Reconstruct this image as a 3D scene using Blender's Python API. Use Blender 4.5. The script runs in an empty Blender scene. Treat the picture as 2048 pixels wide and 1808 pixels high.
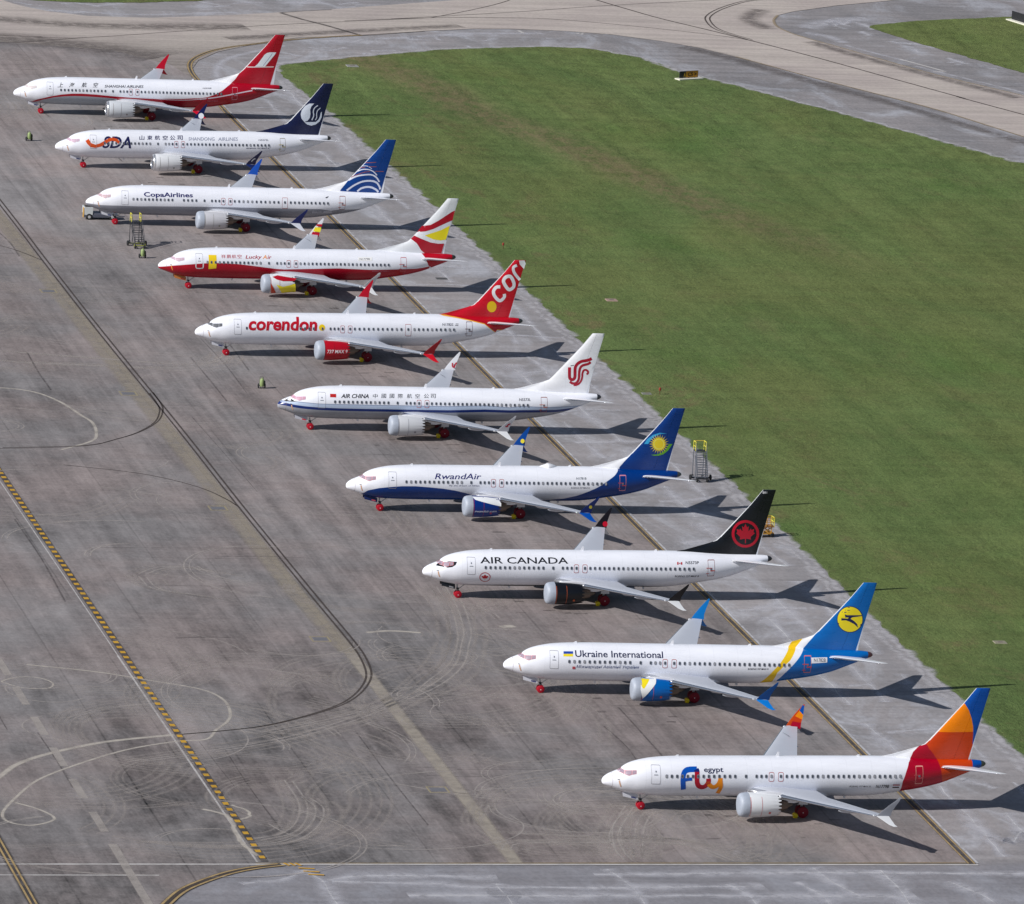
# Ten airliners parked in a row on an airfield apron, seen from the air.
import bpy, bmesh, math, random
import numpy as np
from mathutils import Vector, Matrix
from mathutils.geometry import tessellate_polygon
random.seed(7)
S = bpy.context.scene
COL = S.collection
# ------------------------------------------------------------------ camera, sky, sun, exposure
cd = bpy.data.cameras.new("camera"); cam = bpy.data.objects.new("camera", cd); COL.objects.link(cam)
CAM_R = (0.9753717, -0.2123028, 0.059812); CAM_U = (-0.0118881, 0.2201787, 0.9753871); CAM_F = (0.2202468, 0.9520761, -0.2122322)
M = Matrix.Identity(4)
for k in range(3):
    M[k][0] = CAM_R[k]; M[k][1] = CAM_U[k]; M[k][2] = -CAM_F[k]
M[0][3], M[1][3], M[2][3] = -185.0, -735.0, 199.414
cam.matrix_world = M
cd.sensor_fit = 'HORIZONTAL'; cd.sensor_width = 36.0; cd.lens = 280.742
cd.clip_start = 1.0; cd.clip_end = 20000.0
S.camera = cam
SUN_EL, SUN_AZ = math.radians(33), math.radians(180 + 18.5)     # azimuth of the sun, counted from +x towards +y
sv = Vector((math.cos(SUN_EL)*math.cos(SUN_AZ), math.cos(SUN_EL)*math.sin(SUN_AZ), math.sin(SUN_EL)))
w = bpy.data.worlds.new("World"); S.world = w; w.use_nodes = True
nt = w.node_tree; bg = nt.nodes['Background']
sky = nt.nodes.new('ShaderNodeTexSky'); sky.sky_type = 'NISHITA'; sky.sun_disc = False
sky.sun_elevation = SUN_EL; sky.sun_rotation = math.atan2(sv.x, sv.y)
sky.air_density = 1.0; sky.dust_density = 1.0
nt.links.new(sky.outputs[0], bg.inputs[0]); bg.inputs[1].default_value = 0.06
sl = bpy.data.lights.new("sun", 'SUN'); sl.energy = 4.6; sl.angle = math.radians(0.53); sl.color = (1.0, .975, .945)
so = bpy.data.objects.new("sun", sl); COL.objects.link(so)
so.rotation_euler = sv.to_track_quat('Z', 'Y').to_euler()
so.location = (0, 0, 300)
S.view_settings.view_transform = 'Standard'; S.view_settings.look = 'None'
S.view_settings.exposure = 0.0; S.view_settings.gamma = 1.0
S.render.engine = 'CYCLES'
S.cycles.transparent_max_bounces = 48

# ------------------------------------------------------------------ helpers
def lin(c):
    return tuple(((v/255)/12.92 if v/255 <= .04045 else ((v/255+.055)/1.055)**2.4) for v in c) + (1,)
MATS = {}
def mat(name, srgb, rough=.5, metal=0, spec=.5, noise=0, nscale=2.0, gain=1.0):
    key = (name, tuple(srgb), rough, metal)
    if key in MATS: return MATS[key]
    m = bpy.data.materials.new(name); m.use_nodes = True
    b = m.node_tree.nodes['Principled BSDF']
    c = lin(srgb); c = tuple(min(.9, v*gain) for v in c[:3]) + (1,)
    b.inputs['Base Color'].default_value = c
    b.inputs['Roughness'].default_value = rough; b.inputs['Metallic'].default_value = metal
    b.inputs['Specular IOR Level'].default_value = spec
    if noise:
        n = m.node_tree
        tc = n.nodes.new('ShaderNodeTexCoord'); t = n.nodes.new('ShaderNodeTexNoise')
        t.inputs['Scale'].default_value = nscale; t.inputs['Detail'].default_value = 4
        n.links.new(tc.outputs['Object'], t.inputs['Vector'])
        r = n.nodes.new('ShaderNodeMapRange'); r.inputs[3].default_value = 1-noise; r.inputs[4].default_value = 1+noise
        n.links.new(t.outputs[0], r.inputs[0])
        mx = n.nodes.new('ShaderNodeVectorMath'); mx.operation = 'SCALE'; mx.inputs[0].default_value = c[:3]
        n.links.new(r.outputs[0], mx.inputs['Scale']); n.links.new(mx.outputs[0], b.inputs['Base Color'])
    MATS[key] = m
    return m
class MB:
    """collects faces for ONE mesh"""
    def __init__(s): s.v = []; s.f = []; s.m = []; s.uv = None
    def add(s, vs, fs, mi=0):
        o = len(s.v); s.v += [tuple(p) for p in vs]
        for f in fs: s.f.append([i+o for i in f]); s.m.append(mi)
    def box(s, c, d, mi=0, rot=None):
        P = [Vector((sx*d[0]/2, sy*d[1]/2, sz*d[2]/2)) for sx in (-1, 1) for sy in (-1, 1) for sz in (-1, 1)]
        if rot: P = [rot @ p for p in P]
        P = [p+Vector(c) for p in P]
        s.add(P, [(0,1,3,2),(4,6,7,5),(0,4,5,1),(2,3,7,6),(0,2,6,4),(1,5,7,3)], mi)
    def hexa(s, b, t, mi=0):
        s.add(list(b)+list(t), [(3,2,1,0),(4,5,6,7),(0,1,5,4),(1,2,6,5),(2,3,7,6),(3,0,4,7)], mi)
    def tube(s, a, b, r, mi=0, n=8, r2=None, cap=True):
        a, b = Vector(a), Vector(b); d = (b-a).normalized(); r2 = r if r2 is None else r2
        u = d.orthogonal().normalized(); v = d.cross(u)
        ring = lambda p, q: [p+u*(q*math.cos(2*math.pi*k/n))+v*(q*math.sin(2*math.pi*k/n)) for k in range(n)]
        f = [(k, (k+1) % n, n+(k+1) % n, n+k) for k in range(n)]
        if cap: f += [tuple(range(n))[::-1], tuple(range(n, 2*n))]
        s.add(ring(a, r)+ring(b, r2), f, mi)
    def lathe(s, prof, c, n=32, mi=0, axis='x', sz=1.0, zz=None):
        """profile of (along, radius[, material]) turned about an axis"""
        vs = []; fs = []; ms = []
        for q in prof:
            for k in range(n):
                a = 2*math.pi*k/n; x = q[0]; rr = q[1]
                if zz: x = q[0]+zz(q, k)
                if axis == 'x': vs.append((c[0]+x, c[1]+rr*math.cos(a), c[2]+rr*math.sin(a)*sz))
                elif axis == 'y': vs.append((c[0]+rr*math.cos(a), c[1]+x, c[2]+rr*math.sin(a)*sz))
                else: vs.append((c[0]+rr*math.cos(a), c[1]+rr*math.sin(a), c[2]+x))
        o = len(s.v); s.v += vs
        for j in range(len(prof)-1):
            for k in range(n):
                s.f.append([o+j*n+k, o+j*n+(k+1) % n, o+(j+1)*n+(k+1) % n, o+(j+1)*n+k])
                s.m.append(prof[j][2] if len(prof[j]) > 2 else mi)
    def grid(s, rows, mi=0, close=False, mf=None):
        o = len(s.v); n = len(rows[0])
        for r in rows: s.v += [tuple(p) for p in r]
        for j in range(len(rows)-1):
            for k in range(n if close else n-1):
                k2 = (k+1) % n
                s.f.append([o+j*n+k, o+j*n+k2, o+(j+1)*n+k2, o+(j+1)*n+k]); s.m.append(mf(j, k) if mf else mi)
    def mesh(s, name, mats, smooth=None):
        me = bpy.data.meshes.new(name); me.from_pydata(s.v, [], s.f)
        for m in (mats if isinstance(mats, (list, tuple)) else [mats]): me.materials.append(m)
        me.polygons.foreach_set('material_index', s.m)
        if s.uv:
            l = me.uv_layers.new(name='UVMap')
            for p in me.polygons:
                for li in p.loop_indices: l.data[li].uv = s.uv[me.loops[li].vertex_index]
        bm = bmesh.new(); bm.from_mesh(me); bmesh.ops.remove_doubles(bm, verts=bm.verts, dist=1e-5) if not s.uv else None
        if not s.uv: bmesh.ops.recalc_face_normals(bm, faces=bm.faces)
        bm.to_mesh(me); bm.free()
        if smooth is not None:
            me.polygons.foreach_set('use_smooth', [True]*len(me.polygons))
            me.set_sharp_from_angle(angle=math.radians(smooth))
        return me
    def build(s, name, mats, parent=None, smooth=None, loc=None):
        return put(name, s.mesh(name, mats, smooth), parent, loc)
def put(name, me, parent=None, loc=None):
    o = bpy.data.objects.new(name, me); COL.objects.link(o)
    if parent: o.parent = parent
    if loc: o.location = loc
    return o
def empty(name, loc, rz=0):
    o = bpy.data.objects.new(name, None); COL.objects.link(o); o.location = loc; o.rotation_euler = (0, 0, rz)
    o.empty_display_size = .5
    return o
def tag(o, label=None, cat=None, group=None, kind=None):
    if label: o['label'] = label
    if cat: o['category'] = cat
    if group: o['group'] = group
    if kind: o['kind'] = kind
    return o
def copy_tree(o, parent=None):
    c = o.copy(); COL.objects.link(c)
    if parent: c.parent = parent
    for ch in list(o.children): copy_tree(ch, c)
    return c
def catmull(P, n=8):
    P = [np.array(p, float) for p in P]
    closed = np.allclose(P[0], P[-1]); out = []
    for i in range(len(P)-1):
        p0 = P[i-1] if i else (P[-2] if closed else 2*P[0]-P[1])
        p3 = P[i+2] if i+2 < len(P) else (P[1] if closed else 2*P[-1]-P[-2])
        for k in range(n):
            t = k/n
            out.append(.5*((2*P[i+1-1])+(-p0+P[i+1])*t+(2*p0-5*P[i]+4*P[i+1]-p3)*t*t+(-p0+3*P[i]-3*P[i+1]+p3)*t**3))
    out.append(P[-1]); return out
def densify(P, st):
    out = []
    for a, b in zip(P[:-1], P[1:]):
        a = np.array(a, float); b = np.array(b, float); n = max(1, int(np.hypot(*(b-a))/st))
        out += [a+(b-a)*k/n for k in range(n)]
    return out+[np.array(P[-1], float)]

# ---- aircraft lines: stations (x, top, bottom, half width), fin edges
ST=[(-4.06,2.89,2.87,.01),(-4.03,3.03,2.72,.15),(-3.93,3.21,2.57,.31),(-3.75,3.38,2.47,.47),(-3.36,3.62,2.33,.71),(-2.66,3.91,2.08,1.03),(-2.30,4.06,1.95,1.17),(-2.10,4.19,1.88,1.24),(-1.80,4.43,1.79,1.33),(-1.29,4.70,1.68,1.46),(-.55,4.93,1.57,1.63),(.2,5.09,1.50,1.74),(.9,5.20,1.465,1.80),(2.4,5.31,1.43,1.865),(3.9,5.355,1.405,1.88),(6.1,5.37,1.39,1.88),(20.8,5.37,1.39,1.88),(22.5,5.37,1.42,1.88),(24.2,5.36,1.56,1.87),(26.2,5.31,1.86,1.78),(28.4,5.20,2.22,1.58),(30.4,5.11,2.70,1.27),(32.,5.07,3.30,.95),(33.4,5.03,3.86,.66),(34.4,4.95,4.24,.42),(34.75,4.86,4.36,.30),(34.93,4.72,4.50,.12)]
def pchip(X,Y,x):
    X=np.asarray(X,float);Y=np.asarray(Y,float);x=np.clip(np.asarray(x,float),X[0],X[-1])
    h=np.diff(X);dl=np.diff(Y)/h;n=len(X);m=np.zeros(n)
    for k in range(1,n-1):
        if dl[k-1]*dl[k]>0:
            w1=2*h[k]+h[k-1];w2=h[k]+2*h[k-1];m[k]=(w1+w2)/(w1/dl[k-1]+w2/dl[k])
    m[0]=dl[0];m[-1]=dl[-1]
    i=np.clip(np.searchsorted(X,x)-1,0,n-2);t=(x-X[i])/h[i]
    return Y[i]*(1+2*t)*(1-t)**2+m[i]*h[i]*t*(1-t)**2+Y[i+1]*t*t*(3-2*t)+m[i+1]*h[i]*t*t*(t-1)
SX=[s[0] for s in ST]
def sect(x,m9=0):
    x=np.asarray(x,float)
    if m9: x=np.where(x<6.1,x,np.where(x>20.8+2.64,x-2.64,6.2))
    return [pchip(SX,[s[k] for s in ST],x) for k in (1,2,3)]
def ysurf(x,z,m9=0):
    zt,zb,hw=sect(x,m9); zm=zb+.515*(zt-zb)
    z=np.asarray(z,float)
    a=np.where(z>zm,(z-zm)/(zt-zm),(zm-z)/(zm-zb))
    return hw*np.sqrt(np.clip(1-np.clip(a,0,.9995)**2,0,1))
FLE=[(5.0,22.6),(5.2,23.4),(5.36,24.1),(5.49,24.9),(5.9,26.35),(6.33,27.8),(6.61,28.52),(7.0,28.92),(7.9,29.72),(10.73,32.21),(12.31,33.44)]
def fle(z): return np.interp(z,[p[0] for p in FLE],[p[1] for p in FLE])
def fte(z): return 33.13+(np.asarray(z)-5.05)*.2415
def finhalf(x,z,m9=0):
    x=np.asarray(x)-2.64*m9
    le=fle(z);te=fte(z);le=np.maximum(le,28.5-np.clip(6.6-np.asarray(z),0,2)*2.2)
    u=np.clip((x-le)/(te-le),0,1)
    T=.27-.022*(np.asarray(z)-5.5)
    return np.maximum(T*np.clip(np.sqrt(u/.3)*1.35-.35*(u/.3),0,1)*np.where(u>.3,1-((u-.3)/.7)**1.5*.9,1),.045)

# ------------------------------------------------------------------ ground materials
class NT:
    """small node-graph builder"""
    def __init__(s, name, alpha=False):
        s.m = bpy.data.materials.new(name); s.m.use_nodes = True; s.t = s.m.node_tree
        s.b = s.t.nodes['Principled BSDF']; s.out = s.t.nodes['Material Output']
        s.tc = s.t.nodes.new('ShaderNodeTexCoord')
    def link(s, a, b): s.t.links.new(a, b)
    def val(s, sock, v):
        if hasattr(v, 'is_output'): s.link(v, sock)
        elif v is not None: sock.default_value = v
    def mapping(s, scale=(1, 1, 1), rot=0, loc=(0, 0, 0), src='Object'):
        n = s.t.nodes.new('ShaderNodeMapping'); n.inputs['Scale'].default_value = scale
        n.inputs['Rotation'].default_value = (0, 0, rot); n.inputs['Location'].default_value = loc
        s.link(s.tc.outputs[src], n.inputs[0]); return n.outputs[0]
    def noise(s, vec, scale=1, detail=4, rough=.55, dist=0):
        n = s.t.nodes.new('ShaderNodeTexNoise'); n.inputs['Scale'].default_value = scale
        n.inputs['Detail'].default_value = detail; n.inputs['Roughness'].default_value = rough; n.inputs['Distortion'].default_value = dist
        s.link(vec, n.inputs['Vector']); return n.outputs[0]
    def ramp(s, v, a, b, lo=0., hi=1., smooth=True):
        n = s.t.nodes.new('ShaderNodeMapRange'); n.interpolation_type = 'SMOOTHSTEP' if smooth else 'LINEAR'
        n.inputs[1].default_value = a; n.inputs[2].default_value = b; n.inputs[3].default_value = lo; n.inputs[4].default_value = hi
        s.link(v, n.inputs[0]); return n.outputs[0]
    def math(s, op, a, b=None, c=None):
        n = s.t.nodes.new('ShaderNodeMath'); n.operation = op
        s.val(n.inputs[0], a); s.val(n.inputs[1], b)
        if c is not None: s.val(n.inputs[2], c)
        return n.outputs[0]
    def mix(s, f, a, b):
        n = s.t.nodes.new('ShaderNodeMix'); n.data_type = 'RGBA'
        s.val(n.inputs[0], f); s.val(n.inputs[6], a); s.val(n.inputs[7], b); return n.outputs[2]
    def sep(s, vec):
        n = s.t.nodes.new('ShaderNodeSeparateXYZ'); s.link(vec, n.inputs[0]); return n.outputs
    def bump(s, h, strength=.3, dist=.05):
        n = s.t.nodes.new('ShaderNodeBump'); n.inputs['Strength'].default_value = strength; n.inputs['Distance'].default_value = dist
        s.link(h, n.inputs['Height']); s.link(n.outputs[0], s.b.inputs['Normal'])
    def fin(s, col, rough=.85, spec=.3):
        s.val(s.b.inputs['Base Color'], col); s.val(s.b.inputs['Roughness'], rough); s.b.inputs['Specular IOR Level'].default_value = spec
        return s.m
def A(*c, k=1.0): return tuple(v*k for v in lin(c)[:3])+(1,)
def joints(n, vec_out, px, py, w, seed):
    """mask of slab joints, period px / py metres, partly worn away"""
    x, y, z = n.sep(vec_out)
    r = []
    for c, p in ((x, px), (y, py)):
        fr = n.math('FRACT', n.math('DIVIDE', c, p)); d = n.math('MULTIPLY', n.math('ABSOLUTE', n.math('SUBTRACT', fr, .5)), p)
        r.append(n.ramp(d, p/2-w, p/2-w*.3))
    return r
def apron_material():
    n = NT('apron_asphalt_concrete'); o = n.tc.outputs['Object']
    big = n.noise(n.mapping((.016, .011, 1), loc=(3, 1, 0)), 1, 4, .6)
    mid = n.noise(n.mapping((.085, .045, 1)), 1, 6, .66, .4)
    cloud = n.noise(n.mapping((.34, .17, 1), loc=(5, 2, 0)), 1, 6, .72, .5)
    streak = n.noise(n.mapping((.05, .75, 1), loc=(5, 2, 0)), 1, 4, .7)
    lanes = n.noise(n.mapping((.62, .010, 1), loc=(2, 7, 0), rot=.02), 1, 5, .72)
    lanes2 = n.noise(n.mapping((.42, .014, 1), loc=(1, 3, 0), rot=-.16), 1, 5, .7)
    fine = n.noise(n.mapping((1.5, .8, 1)), 1.6, 6, .8)
    hue = n.noise(n.mapping((.05, .04, 1), loc=(9, 4, 0)), 1, 4)
    base = n.mix(n.ramp(hue, .35, .65), A(127, 123, 123, k=1.03), A(136, 126, 124, k=1.03))
    x, y, z = n.sep(o)
    def pm(v, k, a=.3, b=.7): return n.math('MULTIPLY', n.ramp(v, a, b, -1, 1), k)
    v = n.math('ADD', pm(mid, .16), pm(streak, .055))
    v = n.math('ADD', v, pm(cloud, .13)); v = n.math('ADD', v, pm(fine, .17, .25, .75)); v = n.math('ADD', v, pm(big, .10, .35, .65))
    v = n.math('ADD', v, n.math('MULTIPLY', pm(lanes, .15), n.ramp(x, -40, -8, .5, 1)))
    v = n.math('ADD', v, n.math('MULTIPLY', pm(lanes2, .13), n.ramp(x, 12, -6, .1, 1)))
    near = n.math('MULTIPLY', n.ramp(y, 120, 10, 0, 1), n.ramp(x, 12, -24, .2, 1))            # old oily asphalt at the south-west end
    patch = n.ramp(n.noise(n.mapping((.060, .030, 1), loc=(1, 3, 0)), 1, 6, .66, .5), .42, .62)
    v = n.math('SUBTRACT', v, n.math('MULTIPLY', n.math('MULTIPLY', near, patch), .36))
    v = n.math('SUBTRACT', v, n.math('MULTIPLY', near, .08))
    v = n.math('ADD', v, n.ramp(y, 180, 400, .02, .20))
    jx, jy = joints(n, o, 6.1, 7.62, .14, 1)
    worn = n.ramp(n.noise(n.mapping((.3, .02, 1)), 1, 3), .42, .58)
    v = n.math('SUBTRACT', v, n.math('MULTIPLY', n.math('MULTIPLY', jx, worn), .22))
    worn2 = n.ramp(n.noise(n.mapping((.06, .3, 1), loc=(4, 0, 0)), 1, 3), .48, .62)
    v = n.math('SUBTRACT', v, n.math('MULTIPLY', n.math('MULTIPLY', jy, worn2), .10))
    sc = n.t.nodes.new('ShaderNodeVectorMath'); sc.operation = 'SCALE'
    n.link(base, sc.inputs[0]); n.link(n.math('ADD', v, 1.0), sc.inputs['Scale'])
    n.bump(fine, .15, .02)
    return n.fin(sc.outputs[0], .82, .25)
def shoulder_material():
    n = NT('grey_shoulder_asphalt'); o = n.tc.outputs['Object']
    mid = n.noise(n.mapping((.10, .05, 1)), 1, 6, .66, .4)
    fine = n.noise(n.mapping((1.4, .8, 1)), 1.5, 6, .8)
    lanes = n.noise(n.mapping((.02, .5, 1), loc=(0, 3, 0)), 1, 4, .65)
    pale = n.ramp(n.noise(n.mapping((.085, .045, 1), loc=(7, 7, 0)), 1, 7, .70, 1.1), .46, .68)
    base = n.mix(n.ramp(mid, .35, .65), A(139, 136, 138, k=.98), A(153, 148, 149, k=.98))
    base = n.mix(n.math('MULTIPLY', pale, .75), base, A(180, 181, 188, k=.98))
    x, y, z = n.sep(o)
    south = n.ramp(y, -18.5, -21.5)                                         # newer bluish asphalt of the cross shoulder
    base = n.mix(n.math('MULTIPLY', south, .55), base, A(122, 122, 130, k=.98))
    v = n.math('ADD', n.math('MULTIPLY', n.ramp(fine, .25, .75, -1, 1), .15), n.math('MULTIPLY', n.ramp(lanes, .3, .7, -1, 1), .11))
    dark = n.math('MULTIPLY', n.ramp(x, 70, 110), n.ramp(n.noise(n.mapping((.03, .03, 1)), 1, 2), .3, .6, .5, 1))
    v = n.math('SUBTRACT', v, n.math('MULTIPLY', dark, .16))
    sc = n.t.nodes.new('ShaderNodeVectorMath'); sc.operation = 'SCALE'
    n.link(base, sc.inputs[0]); n.link(n.math('ADD', v, 1.0), sc.inputs['Scale'])
    n.bump(fine, .12, .02)
    return n.fin(sc.outputs[0], .85, .25)
def taxiway_material():
    n = NT('beige_taxiway_concrete'); o = n.tc.outputs['Object']
    mid = n.noise(n.mapping((.06, .06, 1)), 1, 5, .6)
    ang = math.radians(67)
    st = n.noise(n.mapping((.02, .5, 1), rot=ang), 1, 4, .65)
    fine = n.noise(n.mapping((1, 1, 1)), 1.6, 4, .7)
    base = n.mix(n.ramp(mid, .3, .7), A(174, 163, 158, k=.98), A(188, 178, 170, k=.98))
    v = n.math('ADD', n.math('MULTIPLY', n.ramp(st, .3, .7, -1, 1), .12), n.math('MULTIPLY', n.ramp(fine, .25, .75, -1, 1), .10))
    x, y, z = n.sep(o)
    west = n.ramp(n.math('ADD', y, n.math('MULTIPLY', n.noise(n.mapping((.03, .05, 1)), 1, 4), 26.)), 436, 470, 1, 0)
    west = n.math('MULTIPLY', west, n.ramp(x, 92, 60))
    v = n.math('SUBTRACT', v, n.math('MULTIPLY', west, .42))
    jm = n.t.nodes.new('ShaderNodeMapping'); jm.inputs['Rotation'].default_value = (0, 0, ang); n.link(o, jm.inputs[0])
    jx, jy = joints(n, jm.outputs[0], 7.6, 7.6, .12, 2)
    v = n.math('SUBTRACT', v, n.math('MULTIPLY', n.math('MAXIMUM', jx, jy), .07))
    sc = n.t.nodes.new('ShaderNodeVectorMath'); sc.operation = 'SCALE'
    n.link(base, sc.inputs[0]); n.link(n.math('ADD', v, 1.0), sc.inputs['Scale'])
    return n.fin(sc.outputs[0], .85, .25)
def grass_material():
    n = NT('mown_grass'); o = n.tc.outputs['Object']
    ang = -math.radians(20)
    fine = n.noise(n.mapping((1.3, .62, 1)), 2.0, 6, .85)
    tuft = n.noise(n.mapping((.50, .26, 1)), 1, 6, .74, .3)
    mid = n.noise(n.mapping((.07, .04, 1), loc=(2, 2, 0)), 1, 6, .68, .5)
    mow = n.noise(n.mapping((.02, .35, 1), rot=.9), 1, 3, .6)
    lush = n.noise(n.mapping((.04, .025, 1), loc=(8, 1, 0)), 1, 5, .65)
    g = n.mix(n.ramp(mid, .3, .7), A(86, 104, 60, k=1.07), A(99, 114, 68, k=1.07))
    g = n.mix(n.math('MULTIPLY', n.ramp(lush, .5, .72), .6), g, A(80, 107, 54, k=1.07))
    brown = n.ramp(n.noise(n.mapping((.11, .06, 1), loc=(5, 5, 0)), 1, 6, .76, .5), .52, .70)
    x, y, z = n.sep(o)
    edge = n.ramp(x, 72, 45.0, .30, .95)
    g = n.mix(n.math('MULTIPLY', brown, edge), g, A(112, 104, 74, k=.98))
    olive = n.ramp(n.noise(n.mapping((.022, .014, 1), loc=(4, 6, 0)), 1, 5, .62, .6), .40, .62)
    g = n.mix(n.math('MULTIPLY', olive, .42), g, A(108, 110, 66, k=1.06))
    sw = n.noise(n.mapping((.26, .012, 1), rot=.62, loc=(3, 1, 0)), 1, 4, .7)
    # worn vehicle track running down the field
    d = n.math('ABSOLUTE', n.math('ADD', n.math('SUBTRACT', x, 74.), n.math('ADD', n.math('MULTIPLY', n.math('SUBTRACT', y, 380.), .24), n.math('MULTIPLY', n.noise(n.mapping((0, .02, 1)), 1, 2), 9.))))
    tr = n.math('MULTIPLY', n.ramp(d, 8.0, .6), n.math('MULTIPLY', n.ramp(y, 255, 330), n.ramp(tuft, .3, .62)))
    g = n.mix(n.math('MULTIPLY', tr, .75), g, A(118, 104, 80, k=.98))
    v = n.math('ADD', n.math('MULTIPLY', n.ramp(fine, .25, .75, -1, 1), .34), n.math('MULTIPLY', n.math('MULTIPLY', n.ramp(tuft, .25, .75, -1, 1), n.ramp(y, 280, 400, .26, .46))))
    v = n.math('ADD', v, n.math('MULTIPLY', n.ramp(mow, .3, .7, -1, 1), .06)); v = n.math('ADD', v, n.math('MULTIPLY', n.ramp(sw, .3, .7, -1, 1), .11)); v = n.math('ADD', v, .05)
    sc = n.t.nodes.new('ShaderNodeVectorMath'); sc.operation = 'SCALE'
    n.link(g, sc.inputs[0]); n.link(n.math('ADD', v, 1.0), sc.inputs['Scale'])
    n.bump(n.math('ADD', fine, tuft), .9, .18)
    return n.fin(sc.outputs[0], .95, .1)
def marking(name, col, alpha=1.0, soft=.12, wear=.25, k=.75, wsc=.6):
    """paint or a worn mark: soft across its width, broken up along its length"""
    n = NT(name)
    u = n.sep(n.tc.outputs['UV'])
    e = n.math('SUBTRACT', .5, n.math('ABSOLUTE', n.math('SUBTRACT', u[1], .5)))
    a = n.ramp(e, 0, max(soft, .005))
    w1 = n.ramp(n.noise(n.mapping((1, 1, 1)), wsc, 4, .7), .3, .62, 1-wear, 1)
    a = n.math('MULTIPLY', n.math('MULTIPLY', a, w1), alpha)
    tr = n.t.nodes.new('ShaderNodeBsdfTransparent'); ms = n.t.nodes.new('ShaderNodeMixShader')
    n.fin(A(*col, k=k), .85, .2)
    n.link(a, ms.inputs[0]); n.link(tr.outputs[0], ms.inputs[1]); n.link(n.b.outputs[0], ms.inputs[2]); n.link(ms.outputs[0], n.out.inputs[0])
    return n.m
# ------------------------------------------------------------------ ground geometry
def sheet(name, P, z, m, kind='structure', step=None, wig=0, sub=False):
    if step:
        P = densify(list(P)+[P[0]], step)[:-1]
        rr = random.Random(3)
        if wig:
            ph = [rr.uniform(0, 6) for _ in range(4)]
            Q = []
            for i, p in enumerate(P):
                a = P[i-1]; b = P[(i+1) % len(P)]; t = np.array(b)-np.array(a); t = t/(np.hypot(*t)+1e-9); nn = np.array((-t[1], t[0]))
                q = wig*(rr.uniform(-1, 1)*.8+.5*math.sin(i*.7+ph[0])+.4*math.sin(i*.23+ph[1]))
                Q.append(np.array(p)+nn*q)
            P = Q
    vs = [(float(p[0]), float(p[1]), z) for p in P]
    tri = tessellate_polygon([[Vector(v) for v in vs]])
    b = MB(); b.add(vs, [t if (Vector(vs[t[1]])-Vector(vs[t[0]])).cross(Vector(vs[t[2]])-Vector(vs[t[0]])).z > 0 else t[::-1] for t in tri])
    b.uv = [(0, .5)]*len(vs)
    o = b.build(name, m); tag(o, kind=kind); return o
class Lines:
    """a set of ribbons lying on the ground = one marking object"""
    def __init__(s): s.b = MB(); s.b.uv = []; s.k = 0
    def rib(s, P, w, z, smooth=True, n=6, taper=None, jit=0):
        Q = catmull(P, n) if smooth and len(P) > 2 else [np.array(p, float) for p in P]
        if jit: Q = [q+np.array((random.uniform(-jit, jit), random.uniform(-jit, jit))) for q in Q]
        s.k += 1; z += (s.k % 9)*.0005 if s.k > 12 else 0            # no two marks of one set lie in the same plane
        L = 0; vs = []; N = len(Q)
        for i, q in enumerate(Q):
            t = Q[min(i+1, N-1)]-Q[max(i-1, 0)]; t = t/(np.hypot(*t)+1e-9); nn = np.array((-t[1], t[0]))
            if i: L += float(np.hypot(*(q-Q[i-1])))
            ww = w*(taper(i/(N-1)) if taper else 1)
            for sgn, vv in ((1, 0), (-1, 1)):
                p = q+nn*ww/2*sgn; vs.append((float(p[0]), float(p[1]), z)); s.b.uv.append((L, vv))
        s.b.add(vs, [(2*i, 2*i+1, 2*i+3, 2*i+2) for i in range(N-1)])
    def done(s, name, m, kind='structure'):
        o = s.b.build(name, m); tag(o, kind=kind); return o
POSY = [-.3, 45.6, 86.9, 128.4, 170.7, 212.7, 254, 296.3, 337.2, 378.8]
ZG, ZS, ZT, ZA, ZM = -.09, -.050, -.040, -.030, -.022
GM = grass_material()
sheet('ground', [(-9000, -9000), (9000, -9000), (9000, 9000), (-9000, 9000)], -.20, GM)
sheet('shoulder', [(-300, -160), (320, -160), (320, 640), (-300, 640)], ZG, shoulder_material())
g1 = [(44.6, -130), (44.6, 12), (44.7, 91), (44.8, 120), (44.9, 139), (44.8, 211), (44.8, 256), (44.6, 294), (44.2, 334), (43.7, 384), (42.5, 413), (42.5, 419.5), (44.1, 424.8), (47.6, 427.0), (56.4, 432.5), (65.3, 438.1), (74.0, 442.3), (84.2, 445.7), (90.3, 446.6), (95.4, 446.1), (99.5, 443.3), (102.5, 439.3), (105.0, 433.0), (106.3, 426.5), (108.7, 422.5), (112.5, 415.5), (117.5, 404.4), (123.8, 391.7), (129.8, 378.1), (134.5, 367.6), (140.3, 355.5), (190, 240), (240, 120), (300, -130)]
g2 = [(240, 240), (162.3, 432.6), (157.7, 444.3), (152.9, 456.1), (149.2, 468.3), (147.7, 472.1), (149.2, 474.6), (157.1, 479.2), (171.1, 484.8), (177.8, 487.2), (230, 505), (318, 540), (318, 240)]
g3 = [(-60, 520), (5, 482.5), (15.7, 478.5), (20.7, 477.3), (27.5, 478.1), (33.7, 479.5), (43.4, 482.5), (90, 505), (90, 600), (-60, 600)]
for g in (g1, g2, g3):
    sheet('grass_field', g, ZS, GM, step=.9, wig=.28)
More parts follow.
